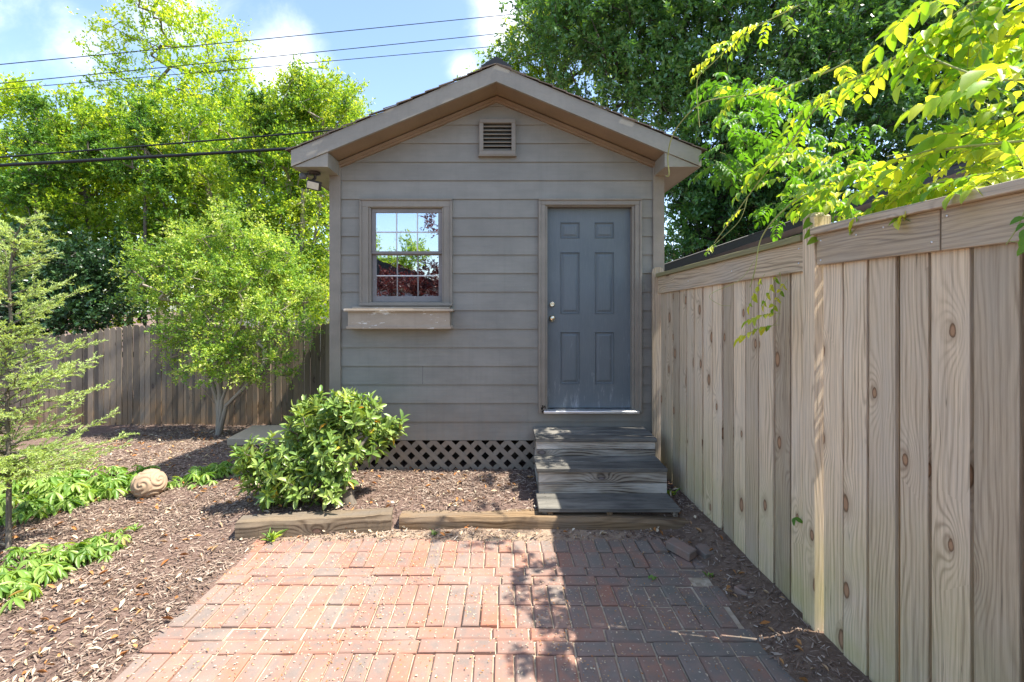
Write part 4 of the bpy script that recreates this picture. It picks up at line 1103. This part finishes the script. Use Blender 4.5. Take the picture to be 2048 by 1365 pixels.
# pale shrub in front of the pickets
tree('flowering_shrub', 'pale yellow-green shrub with several stems standing in front of the picket fence', 'shrub',
     [Vector((-4.35, 7.2, -.22)), pt(438, 815, 7.2), pt(425, 770, 7.2), pt(405, 720, 7.2), None, pt(444, 800, 7.15), pt(462, 750, 7.1), None, pt(440, 800, 7.2), pt(438, 740, 7.2), pt(430, 680, 7.2), None, pt(452, 812, 7.1), pt(490, 775, 7.0), pt(520, 740, 7.0), None, pt(432, 810, 7.2), pt(405, 775, 7.1)],
     [blob(390, 500, 7.3, 60), blob(310, 520, 7.3, 45), blob(470, 480, 7.3, 55), blob(545, 520, 7.4, 55), blob(330, 590, 7.2, 55), blob(275, 590, 7.3, 26, wt=.6), blob(450, 580, 7.1, 75), blob(600, 580, 7.4, 40), blob(545, 640, 7.1, 60), blob(390, 655, 7.1, 60), blob(450, 700, 7.0, 58), blob(340, 700, 7.1, 26, wt=.6), blob(530, 715, 7.0, 40, flat=.6), blob(610, 660, 7.2, 30, wt=.7),
      blob(555, 785, 7.0, 22, flat=.5, wt=.5), blob(395, 735, 7.0, 30, flat=.6, wt=.6), blob(480, 750, 7.0, 30, flat=.6, wt=.6), blob(430, 430, 7.5, 35, wt=.6), blob(505, 790, 6.9, 14, flat=.5, wt=.3), blob(365, 755, 7.0, 24, flat=.6, wt=.7), blob(430, 745, 6.95, 34, flat=.6, wt=.8), blob(500, 745, 6.95, 36, flat=.6, wt=.8), blob(570, 735, 7.0, 26, flat=.7, wt=.7), blob(265, 545, 7.3, 20, wt=.6), blob(240, 590, 7.3, 14, wt=.4)],
     680, 78, .27, .046, .025, LF['pale'], M['palebark'], 39, None, r_tip=.0036, tr=.02, up=.9)
# the big evergreen at the right
tree('evergreen_tree', 'large dark glossy evergreen tree rising behind the shed and right fence', 'tree',
     [Vector((3.6, 8.2, 0)), pt(1440, 470, 8.2), pt(1450, 330, 8.2), pt(1460, 150, 8.2)],
     [blob(1090, 60, 8.8, 95), blob(1200, 110, 8.5, 130), blob(1180, 0, 8.5, 110), blob(1330, 70, 8.2, 150), blob(1300, 190, 8.0, 110), blob(1450, 30, 7.8, 170), blob(1440, 200, 7.6, 120),
      blob(1600, 100, 7.5, 170), blob(1540, 260, 7.2, 110), blob(1750, 60, 7.5, 180), blob(1720, 230, 7.2, 150), blob(1900, 100, 7.3, 180), blob(1880, 260, 7.0, 150), blob(2060, 120, 7.3, 170), blob(2060, 300, 7.0, 150),
      blob(1420, 320, 7.6, 80), blob(1600, 350, 7.2, 90), blob(1760, 360, 7.2, 90), blob(1400, 420, 7.8, 60, wt=.6), blob(1360, 300, 7.9, 60), blob(1500, 420, 7.6, 70, wt=.9), blob(1385, 480, 7.9, 55), blob(1460, 490, 7.7, 60), blob(1360, 390, 8.0, 50), blob(1560, 440, 7.4, 70), blob(1660, 430, 7.2, 80), blob(1800, 420, 7.1, 80), blob(1350, 500, 8.4, 35),
      blob(1300, -120, 8.5, 180), blob(1600, -150, 8, 220), blob(1950, -150, 8, 220)],
     2900, 78, .33, .098, .042, LF['dark'], M['darkbark'], 41, None, r_tip=.0045, tr=.10, whorl=True, up=.8)
tree('edge_tree', 'lighter green tree with drooping sprays showing over the right roof slope', 'tree',
     [tb(1130, 10, 0), pt(1120, 330, 10), pt(1110, 180, 10)],
     [blob(1010, 140, 10, 45), blob(955, 165, 10, 22), blob(1070, 95, 10, 60), blob(1130, 40, 10, 60), blob(1180, 100, 10, 60), blob(1090, 170, 10, 50), blob(1080, 20, 10, 40)],
     230, 72, .32, .10, .036, LF['mid'], M['darkbark'], 43, droop=.7)  # paler leaves paint the sunlit left edge of the evergreen
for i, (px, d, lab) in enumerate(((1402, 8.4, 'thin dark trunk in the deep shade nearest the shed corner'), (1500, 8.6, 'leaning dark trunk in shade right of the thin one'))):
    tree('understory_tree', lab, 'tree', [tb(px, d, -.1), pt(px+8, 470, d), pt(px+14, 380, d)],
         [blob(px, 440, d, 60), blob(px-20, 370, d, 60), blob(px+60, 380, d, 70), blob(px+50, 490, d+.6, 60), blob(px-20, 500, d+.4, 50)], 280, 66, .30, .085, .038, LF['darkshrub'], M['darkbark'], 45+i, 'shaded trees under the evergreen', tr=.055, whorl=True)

# red maple and grey house behind the photographer, seen mirrored in the window
tree('red_maple', 'dark red maple seen mirrored in the shed window', 'tree', [Vector((-2.6, -5.2, 0)), Vector((-2.7, -5.2, 1.2)), Vector((-2.8, -5.2, 2.0))],
     [(Vector((-3.6, -5.2, 2.4)), (1.2, 1.1, .55)), (Vector((-2.3, -5.4, 2.5)), (1.2, 1.0, .6)), (Vector((-1.4, -5.2, 2.3)), (1.0, 1.0, .5)), (Vector((-2.2, -5.0, 4.35)), (.55, .8, .35)), (Vector((-1.5, -5.2, 3.7)), (.45, .8, .6)), (Vector((-4.6, -5.3, 2.2)), (.9, 1, .5))],
     250, 54, .30, .075, .05, LF['maple'], M['darkbark'], 51, tr=.06)
def house_behind():
    t = thing('grey_house', 'grey clapboard house mirrored in the shed window', 'house', (-5, -11, 0))
    mb = MB(); mb.box((-7.0, -13, 1.3), (9, 6, 2.6)); mb.build('wall', M['greypaint'], t)
    mb = MB(); mb.prism([(-12.0, 2.5), (-2.0, 2.5), (-7.6, 4.6)], -16.3, -9.7); mb.build('roof', M['black'], t)
    for x in (-8, -5.6, -3.6):
        w = MB(); w.box((x, -9.98, 1.5), (.9, .06, 1.2)); f = w.build('window', M['white'], t)
        w = MB(); w.box((x, -9.945, 1.5), (.74, .02, 1.02)); w.build('pane', M['darkvoid'], f)
house_behind()
tree('mirrored_tree', 'light green tree mirrored in the upper window panes', 'tree', [Vector((-6.5, -18, 0)), Vector((-6.5, -18, 3)), Vector((-6.4, -18, 4))],
     [(Vector((-8.3, -18, 5.2)), (.7, 1.2, 1.0)), (Vector((-6.8, -18, 4.0)), (1.2, 1.3, .7)), (Vector((-5.2, -17.5, 4.9)), (.8, 1.0, .6))], 200, 60, .7, .14, .08, LF['mid'], M['bark'], 52, tr=.12)

# rhododendron in the bed
def rhodo():
    rg = np.random.default_rng(61); base = Vector((-1.30, 3.98, .08))
    t = thing('rhododendron', 'glossy green rhododendron with a few orange leaves in front of the shed', 'shrub', base)
    ells = [blob(640, 850, 4.25, 60, wt=1.2), blob(700, 845, 4.2, 62, wt=1.2), blob(590, 905, 4.1, 62, wt=1.2), blob(530, 935, 4.05, 48), blob(495, 945, 4.05, 26), blob(745, 870, 4.15, 40), blob(610, 825, 4.3, 22), blob(700, 808, 4.2, 20), blob(790, 855, 4.15, 18), blob(645, 905, 4.02, 54), blob(560, 965, 3.95, 45), blob(500, 905, 4.1, 28), blob(715, 915, 3.98, 30, flat=.8), blob(590, 985, 3.9, 26, flat=.7), blob(685, 950, 3.92, 30, flat=.8), blob(540, 990, 3.85, 24, flat=.6), blob(660, 985, 3.85, 26, flat=.8, wt=1.3), blob(620, 955, 3.95, 45, wt=.6), blob(770, 860, 4.2, 28)]
    att = sample_ell(rg, ells, 520)
    pos, par, rad, tips = skeleton([base, base + Vector((-.05, .02, .12)), base + Vector((-.12, .05, .25))], att, rg, .0036, 2.2, .1, .09)
    branch_mesh(pos, par, rad, 'branches', M['bark'], t)
    TP = pos[tips]; PD = TP - pos[[par[i] for i in tips]]; PD /= np.linalg.norm(PD, axis=1, keepdims=True)+1e-9
    PD[:, 2] += .5; PD[:, 1] -= .15; PD /= np.linalg.norm(PD, axis=1, keepdims=True)
    m = 9; n = len(TP)*m; A = np.repeat(PD, m, 0); ph = np.tile(np.arange(m)*2.4, len(TP)) + rg.normal(0, .3, n)
    ref = np.cross(A, rg.normal(0, 1, (len(TP), 3)).repeat(m, 0)); ref /= np.linalg.norm(ref, axis=1, keepdims=True); r2 = np.cross(A, ref)
    out_ = ref*np.cos(ph)[:, None] + r2*np.sin(ph)[:, None]; el = np.tile(np.linspace(.05, 1.1, m), len(TP)) + rg.normal(0, .12, n)
    D = out_*np.cos(el)[:, None] + A*np.sin(el)[:, None]; N = A*np.cos(el)[:, None] - out_*np.sin(el)[:, None]
    P = np.repeat(TP, m, 0) + A*(np.tile(np.linspace(-.03, .02, m), len(TP)))[:, None]
    tone = np.repeat(rg.random(len(TP)), m); r_ = np.clip(.5*tone + .45*rg.random(n), 0, .92)
    old = rg.random(n) < .006; r_[old] = rg.uniform(.96, 1, old.sum()); low = np.tile(np.arange(m) < 2, len(TP)) & (rg.random(n) < .035); r_[low] = rg.uniform(.95, 1, low.sum())
    L = rg.uniform(.055, .105, n); V, Fq, rr = leaves(P, D, N, L, L*.36, T_LONG, r_, rg)
    np_mesh('leaves', V, Fq, rr, LF['rhodo'], t, smooth=True)
rhodo()

# feathery cedar sapling at the left
def cedar():
    rg = np.random.default_rng(71); d0 = 3.46; base = Vector((-3.62, 3.46, 0)); top = pt(40, 440, 3.46)
    t = thing('cedar_sapling', 'feathery pale green cedar sapling at the left edge', 'conifer', base)
    mb = MB(); tp = [base, pt(18, 950, d0), pt(14, 800, d0), pt(22, 650, d0), pt(18, 560, d0), pt(28, 480, d0), pt(48, 440, d0)]
    mb.tube(tp, [.018, .015, .012, .010, .008, .006, .003], 8, .5)
    Pl, Dl = [], []
    def trunk_at(z):
        for a, b in zip(tp[:-1], tp[1:]):
            if a.z <= z <= b.z: return a.lerp(b, (z-a.z)/(b.z-a.z))
        return tp[-1]
    zmax = top.z
    for k in range(135):
        z = .50 + (zmax-.52) * (k/135)**2.1 + rg.uniform(-.02, .02); s = trunk_at(z); frac = (z-.35)/(zmax-.35)
        az = rg.uniform(0, 2*math.pi); L = (.62*(1-frac)**.7 + .10) * rg.uniform(.45, 1.25)
        dr = Vector((math.cos(az), math.sin(az)*.75, rg.uniform(-.05, .35) + .5*frac)).normalized(); pts = []; N = 10
        for i in range(N+1):
            u = i/N; p = s + dr*(L*u) + Vector((0, 0, -.12*L*u*u + .12*L*u**3)) + Vector(rg.normal(0, .006, 3)); pts.append(p)
        mb.tube(pts, [.006*(1-i/N)+.0012 for i in range(N+1)], 4, .5, cap=False)
        nsub = int(6 + 24*L)
        for q in range(nsub):
            u = .12 + .88*q/nsub; i = min(N-1, int(u*N)); p = pts[i].lerp(pts[i+1], u*N-i); bd = (pts[i+1]-pts[i]).normalized()
            side = bd.cross(Vector((0, 0, 1))).normalized() * (1 if q % 2 else -1)
            sd = (bd*.75 + side*rg.uniform(.3, .8) + Vector((0, 0, rg.uniform(-.2, .45)))).normalized(); sl = rg.uniform(.05, .15)*(1.1-u*.55)
            m = int(sl/.0045)
            sp = [p + sd*(sl*v) + Vector((0, 0, -.1*sl*v*v)) for v in np.linspace(0, 1, m+1)]
            mb.tube([sp[0], sp[-1]], [.0012, .0006], 3, .5, cap=False)
            for pnt in sp[1:]:
                for _ in range(2): Pl.append(tuple(pnt)); Dl.append(tuple(sd + Vector(rg.normal(0, .55, 3))))
    mb.build('trunk', M['bark'], t)
    P = np.array(Pl); D = np.array(Dl); n = len(P); N_ = rg.normal(0, 1, (n, 3)); N_[:, 2] += .5
    L = rg.uniform(.012, .030, n)
    V, Fq, rr = leaves(P, D, N_, L, L*.22, T_DIAMOND, rg.random(n), rg); np_mesh('foliage', V, Fq, rr, LF['cedar'], t)
cedar()

# hellebore clumps
def hell(px, py, n, size, seed, lab, d=None):
    rg = np.random.default_rng(seed); d = d or EYE*F/(py-VY); p = pt(px, py, d); base = Vector((p.x, p.y, hbed(p.x, p.y)))
    size *= 1.25
    t = thing('hellebore', lab, 'plant', base, 'low leafy plants in the mulch')
    mb = MB(); P, D, N = [], [], []
    for k in range(n):
        az = rg.uniform(0, 2*math.pi); r_ = size*rg.uniform(.2, 1.0); h = size*rg.uniform(.25, .62)*(1.15-r_/size*.5)
        tip = base + Vector((math.cos(az)*r_, math.sin(az)*r_*.8, h)); mid = base.lerp(tip, .5) + Vector((0, 0, h*.5))
        mb.tube([base, mid, tip], .0025, 4, .5, cap=False)
        ax = Vector((math.cos(az), math.sin(az), rg.uniform(-.5, .2))).normalized(); up = (Vector((0, 0, 1)) + Vector(rg.normal(0, .3, 3))).normalized(); sd = ax.cross(up).normalized()
        nl = rg.integers(6, 9)
        for j in range(nl):
            a = (j/(nl-1)-.5)*math.pi*1.35; dd = ax*math.cos(a) + sd*math.sin(a) - Vector((0, 0, rg.uniform(.2, .8))); P.append(tuple(tip)); D.append(tuple(dd)); N.append(tuple(up + Vector(rg.normal(0, .2, 3))))
    mb.build('stalks', LF['hell'], t)
    n_ = len(P); L = rg.uniform(.6, 1.1, n_)*size*.40
    V, Fq, rr = leaves(np.array(P), np.array(D), np.array(N), L, L*.30, T_LONG, np.clip(rg.random(n_)*.9 + .1*(rg.random(n_) > .9), 0, 1), rg)
    np_mesh('leaves', V, Fq, rr, LF['hell'], t, smooth=True)
HB = [(45, 985, 20, .24, 'wilted leafy clump against the cedar trunk at the back row end'), (95, 975, 20, .24, 'pale drooping clump rearmost beside the cedar branches'), (75, 1020, 20, .25, 'wide sprawling clump at the front edge of the back row near the cedar'),
      (140, 1000, 20, .25, 'wide drooping clump in the left half of the back row'), (150, 965, 15, .20, 'low clump at the rear of the back row, left half'), (190, 990, 20, .24, 'pale wilted clump in the middle of the back row'), (205, 960, 13, .17, 'small upright clump at the rear middle of the back row'),
      (238, 985, 20, .22, 'yellowish drooping clump two plants left of the stone ball'), (262, 962, 14, .19, 'fresh green clump touching the left side of the stone ball'), (25, 1040, 16, .22, 'ragged clump under the cedar branches'),
      (365, 975, 11, .15, 'small green clump just right of the stone ball'), (418, 960, 17, .20, 'shaded green clump between stone ball and rhododendron'), (450, 945, 12, .18, 'rear clump half hidden beside the rhododendron leaves'),
      (12, 1195, 16, .18, 'large light green clump at the left frame edge, front row'), (50, 1170, 14, .17, 'drooping clump near the left edge, front row'), (45, 1130, 12, .15, 'wilted yellow clump at the rear of the front row'), (98, 1150, 15, .17, 'broad-leaved clump in the middle of the front row'), (135, 1130, 15, .17, 'clump with wide fan leaves in the front row'),
      (178, 1115, 15, .16, 'clump with long fan leaves, second from right in front row'), (215, 1092, 12, .13, 'clump with a yellowing leaf at the right end of the front row'), (248, 1062, 4, .07, 'single small leaf cluster standing alone above the front row')]
for i, (px, py, n, s, lab) in enumerate(HB): hell(px, py, n, s, 80+i, lab)
# weeds
def weed(x, y, n, h, seed, lab, leaf='hell'):
    rg = np.random.default_rng(seed); z = hbed(x, y) if not inpatio(x, y) else 0
    a = rg.uniform(0, 2*np.pi, n); P = np.tile((x, y, z), (n, 1)) + rg.normal(0, .012, (n, 3))*(1, 1, 0); D = np.stack([np.cos(a)*.6, np.sin(a)*.6, rg.uniform(.5, 1.3, n)], 1)
    N = np.stack([-np.cos(a), -np.sin(a), np.full(n, .6)], 1)
    V, Fq, rr = leaves(P, D, N, rg.uniform(.5, 1, n)*h, .012, T_LONG, rg.random(n)*.8, rg)
    tag(np_mesh('weed', V, Fq, rr, LF[leaf], smooth=True), lab, 'weed', 'small weeds')
weed(-2.9, 3.72, 12, .07, 120, 'small grass tuft in the mulch left of the short timber'); weed(1.44, 4.15, 14, .10, 121, 'little green weed between the steps and the fence', 'vine')
weed(-.55, 3.66, 10, .05, 122, 'small weed at the foot of the long timber'); weed(.95, 3.05, 8, .035, 123, 'tiny weed growing in a brick joint'); weed(1.33, 3.1, 9, .05, 124, 'small weed in the soil beside the loose bricks')
weed(-1.75, 3.56, 20, .13, 125, 'dry sprig sticking up at the foot of the short timber', 'pale')

# wisteria over the fence
def wisteria():
    rg = np.random.default_rng(91)
    t = thing('wisteria_vine', 'bright green wisteria vine trailing over the right fence to the shed eave', 'vine', (1.9, 2.3, 2.0))
    mb = MB(); P, D, N, L_, T_ = [], [], [], [], []
    def smooth(pts, k=8):
        o = []
        for i in range(len(pts)-1):
            p0, p1, p2, p3 = pts[max(i-1, 0)], pts[i], pts[i+1], pts[min(i+2, len(pts)-1)]
            for j in range(k):
                u = j/k; o.append(.5*((2*p1) + (-p0+p2)*u + (2*p0-5*p1+4*p2-p3)*u*u + (-p0+3*p1-3*p2+p3)*u**3))
        o.append(pts[-1]); return o
    def compound(p, dr, ln, tone=.5, npair=5, lf=1.0):
        dr = Vector(dr).normalized(); up = Vector((0, 0, 1)) + Vector(rg.normal(0, .25, 3)); sd = dr.cross(up).normalized(); nn = sd.cross(dr).normalized()
        pts = [p + dr*(ln*u) - Vector((0, 0, .35*ln*u*u)) for u in np.linspace(0, 1, 8)]
        mb.tube(pts, [.0016]*8, 3, .5, cap=False)
        for j in range(npair):
            u = .22 + .70*j/(npair-1) if npair > 1 else .5; i = min(6, int(u*7)); q = pts[i].lerp(pts[i+1], u*7-i); td = (pts[i+1]-pts[i]).normalized()
            for s in (-1, 1):
                dd = sd*s*.9 + td*.5 - Vector((0, 0, rg.uniform(0, .45))) + Vector(rg.normal(0, .12, 3)); P.append(tuple(q)); D.append(tuple(dd)); N.append(tuple(nn + Vector(rg.normal(0, .2, 3)))); L_.append(ln*rg.uniform(.29, .38)*lf*(1.1-.3*abs(u-.6))); T_.append(tone)
        P.append(tuple(pts[-1])); D.append(tuple(td - Vector((0, 0, .2)))); N.append(tuple(nn)); L_.append(ln*.38*lf); T_.append(tone)
    def shoot(pp, r0, r1, nleaf, ln=(.16, .26), start=.0, end=1.0, tone=.6, spread=1.0):
        pts = smooth([pt(*q) for q in pp]); m = len(pts)
        sm = MB(); sm.tube(pts, [r0+(r1-r0)*i/(m-1) for i in range(m)], 6, .5); sm.build('stem', M['vstem'], t)
        for k in range(nleaf):
            u = start + (end-start)*(k+rg.random()*.7)/max(1, nleaf); i = min(m-2, int(u*(m-1))); p = pts[i].lerp(pts[i+1], u*(m-1)-i); td = (pts[i+1]-pts[i]).normalized()
            dr = td*.5 + Vector(rg.normal(0, .42*spread, 3)); dr.z = dr.z*.6 - .05
            compound(p, dr, rg.uniform(*ln)*(1.1-.35*u), tone*rg.uniform(.5, 1.4))
        return pts
    shoot([(2250, 60, 1.75), (2048, 73, 1.9), (1889, 78, 2.05), (1743, 139, 2.4), (1644, 205, 2.6), (1567, 304, 2.75), (1516, 366, 2.9), (1468, 432, 3.05), (1428, 487, 3.2)], .006, .0025, 19, (.17, .26), 0, .70)
    shoot([(2250, 260, 1.7), (2048, 282, 1.78), (1852, 304, 2.0), (1743, 337, 2.27), (1633, 377, 2.55), (1567, 421, 2.6), (1523, 476, 2.75), (1510, 540, 2.80), (1500, 575, 2.84)], .006, .0026, 18, (.17, .26), 0, .6)
    shoot([(1700, 120, 2.9), (1640, 150, 3.0), (1523, 187, 3.4), (1450, 195, 3.7), (1395, 212, 3.95), (1350, 262, 4.2), (1336, 310, 4.38), (1338, 350, 4.44), (1332, 352, 4.47)], .0055, .0045, 9, (.15, .20), 0, .42)
    shoot([(1600, 10, 3.2), (1530, 45, 3.25), (1480, 75, 3.3), (1424, 128, 3.35), (1396, 157, 3.4), (1395, 200, 3.42), (1399, 255, 3.45)], .0035, .0025, 10, (.14, .2), 0, .55, .8)
    shoot([(1495, 395, 3.1), (1480, 440, 3.1), (1440, 480, 3.15), (1415, 500, 3.1)], .002, .0012, 2, (.1, .12))
    shoot([(1510, 520, 2.7), (1480, 560, 2.70), (1420, 590, 2.72), (1440, 610, 2.72), (1462, 612, 2.72)], .0014, .001, 0)
    shoot([(2200, 330, 1.6), (2060, 340, 1.66), (1960, 350, 1.75), (1880, 365, 1.9), (1800, 385, 2.08), (1745, 400, 2.25)], .004, .0025, 18, (.14, .22), 0, 1.0, .85)
    shoot([(2200, 140, 1.6), (2048, 160, 1.65), (1950, 150, 1.8), (1850, 110, 2.0)], .005, .003, 11, (.22, .30), 0, 1.0, .6)
    shoot([(2200, -40, 1.8), (2048, -20, 1.85), (1940, 10, 1.95), (1870, 60, 2.05)], .005, .003, 18, (.22, .30), 0, 1.0, .7)
    shoot([(2200, 200, 1.9), (2080, 215, 1.95), (2000, 240, 2.1), (1950, 280, 2.2)], .005, .003, 6, (.2, .28), 0, 1.0, .8)
    shoot([(2120, 330, 1.40), (2062, 400, 1.46), (2035, 455, 1.50), (2012, 490, 1.52)], .002, .0015, 3, (.12, .16), .2, 1.0, .35)
    # hanging yellowing leaves against the fence face
    for q, ln in (((1560, 545, 2.62), .15), ((1530, 548, 2.70), .15), ((1575, 560, 2.6), .13)): compound(pt(*q), (-.3, .2, -.6), ln, 1.0, 4)
    s = shoot([(1560, 545, 2.62), (1562, 600, 2.63), (1555, 640, 2.64), (1540, 655, 2.65)], .0016, .001, 0)
    compound(pt(1562, 628, 2.62), (-1, .6, .1), .16, 1.15, 5); compound(pt(1560, 650, 2.62), (-1, .5, -.05), .19, 1.0, 5)
    # mass climbing over the fence into the evergreen, shade painted as dark leaf tone
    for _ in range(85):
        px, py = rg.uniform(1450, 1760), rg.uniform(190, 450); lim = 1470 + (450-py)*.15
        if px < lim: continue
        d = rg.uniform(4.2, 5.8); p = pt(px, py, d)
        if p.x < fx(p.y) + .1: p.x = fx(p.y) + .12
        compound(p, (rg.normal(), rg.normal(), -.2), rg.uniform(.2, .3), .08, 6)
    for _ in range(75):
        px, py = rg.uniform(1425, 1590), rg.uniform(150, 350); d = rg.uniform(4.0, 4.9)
        compound(pt(px, py, d), (rg.normal(), rg.normal(), -.2), rg.uniform(.18, .27), .05, 6)  # same low tone, shade held in the leaf colour
    for _ in range(38):
        px, py = rg.uniform(1720, 2080), rg.uniform(350, 470); d = 1.72*F/(px-VX) + rg.uniform(.02, .5); p = pt(px, py, d)
        zc = 2.16; 
        if p.z < zc: p.z = zc + rg.uniform(0, .12)
        p.x = max(p.x, fx(p.y) + .06); compound(p, (rg.normal()-.6, rg.normal()-.1, .1), rg.uniform(.12, .22), .75, 5)
    for _ in range(18):
        px, py = rg.uniform(1840, 2090), rg.uniform(-20, 240); d = rg.uniform(1.9, 2.5); compound(pt(px, py, d), (rg.normal()-.5, rg.normal(), -.25), rg.uniform(.2, .3), .65, 5)
    for _ in range(60):
        px = rg.uniform(1560, 2060); py = rg.uniform(300, 440) - (px-1560)*.10; d = min(3.0, 1.80*F/(px-VX) + rg.uniform(.05, .4)); p = pt(px, py, d)
        compound(p, (rg.normal()-.4, rg.normal()-.3, .1), rg.uniform(.11, .18), .7, 5)
    # one leaf poking through a gap
    p = pt(1590, 1035, 2.62); P.append(tuple(p)); D.append((-.4, -.3, -.8)); N.append((-.8, -.5, .3)); L_.append(.055); T_.append(.1)
    P.append(tuple(p)); D.append((.3, -.5, -.2)); N.append((-.8, -.5, .6)); L_.append(.05); T_.append(.2)
    tag(mb.build('leaf_stalks', M['vstem'], t), kind='stuff')
    L = np.array(L_)*rg.uniform(.68, 1.08, len(L_)); n = len(L); r_ = np.clip(np.array(T_)*rg.uniform(.35, 1.35, n), 0, 1)
    V, Fq, rr = leaves(np.array(P), np.array(D), np.array(N), L, L*.50*rg.uniform(.8, 1.15, n), T_OVAL, r_, rg); np_mesh('leaves', V, Fq, rr, LF['vine'], t, smooth=True)
wisteria()

# ------------------------------------------------------------------ wires
def wire(a, b, r, sag, lab, name='power_line'):
    a, b = Vector(a), Vector(b); pts = [a.lerp(b, i/30) - Vector((0, 0, sag*4*(i/30)*(1-i/30))) for i in range(31)]
    mb = MB(); mb.tube(pts, r, 6); tag(mb.build(name, M['cable']), lab, 'cable', 'overhead lines across the yard')
def ext(p, q, t): return p + (q-p)*t
for (y0, y1, x1, d0, d1, r, lab) in ((125, 25, 1030, 9.3, 11.2, .009, 'uppermost thin wire crossing the sky'), (163, 66, 980, 9.5, 11.2, .009, 'thin wire second from the top of the sky'), (175, 92, 965, 9.7, 11.2, .008, 'lowest of the three thin sky wires')):
    p, q = pt(0, y0, d0), pt(x1, y1, d1); wire(ext(p, q, -.8), ext(p, q, 1.7), r, .05, lab)
p, q = pt(0, 309, 7.2), pt(700, 251, 8.0); wire(ext(p, q, -.8), ext(p, q, 2.3), .014, .06, 'thinner black cable above the thick bundle')
p, q = pt(0, 326, 7.1), pt(640, 288, 7.8); wire(ext(p, q, -.8), ext(p, q, 2.3), .026, .05, 'thick black cable bundle running behind the shed roof')

# neighbour's black roof beyond the fence, and pale house far back
def neighbour():
    t = thing('neighbour_outbuilding', 'low black roof of an outbuilding just beyond the right fence', 'outbuilding', (3, 5.5, 0))
    A, B = pt(1300, 540, 5.6), pt(1820, 362, 5.3); u = (B-A)
    mb = MB(); off = Vector((0, .02, 0)); C2, D2 = ext(A, B, -.2), ext(A, B, 1.6)
    bk = Vector((.2, 1.6, -.1)); th = Vector((0, 0, -.09))
    q = [C2, D2, D2+bk, C2+bk]; lo = [p_+th for p_ in q]
    mb.face(q); mb.face(lo[::-1])
    for k in range(4): mb.face([lo[k], lo[(k+1)%4], q[(k+1)%4], q[k]])
    for k in range(9):
        s = k/8; a = ext(C2, D2, 0) + bk*s*.98; mb.tube([a + Vector((0, 0, .005)), ext(C2, D2, 1) + bk*s*.98 + Vector((0, 0, .005))], .008, 4)
    mb.build('roof', M['black'], t)
    mb = MB(); mb.box((4.3, 6.2, .9), (4.2, .9, 1.8)); mb.build('wall', M['greypaint'], t)
neighbour()
def far_house(name, lab, x, y, w, h):
    t = thing(name, lab, 'house', (x, y, -.3))
    mb = MB(); mb.box((x, y, h/2-.4), (w, 5, h)); mb.build('wall', M['white'], t)
    mb = MB(); mb.prism([(x-w/2-.3, h-.4), (x+w/2+.3, h-.4), (x, h+1.2)], y-2.8, y+2.8); mb.build('roof', M['shingle'], t)
    for dx in (-w*.3, -.1*w, w*.1, w*.3):
        m2 = MB(); m2.box((x+dx, y-2.52, h*.5), (.8, .05, 1.2)); m2.build('window', M['greypaint'], t)
far_house('white_house', 'white house glimpsed through the trees left of the shed', -7.5, 22, 7, 3.0)
far_house('white_house', 'white house glimpsed under the evergreen right of the shed', 8.2, 20, 5, 1.9)
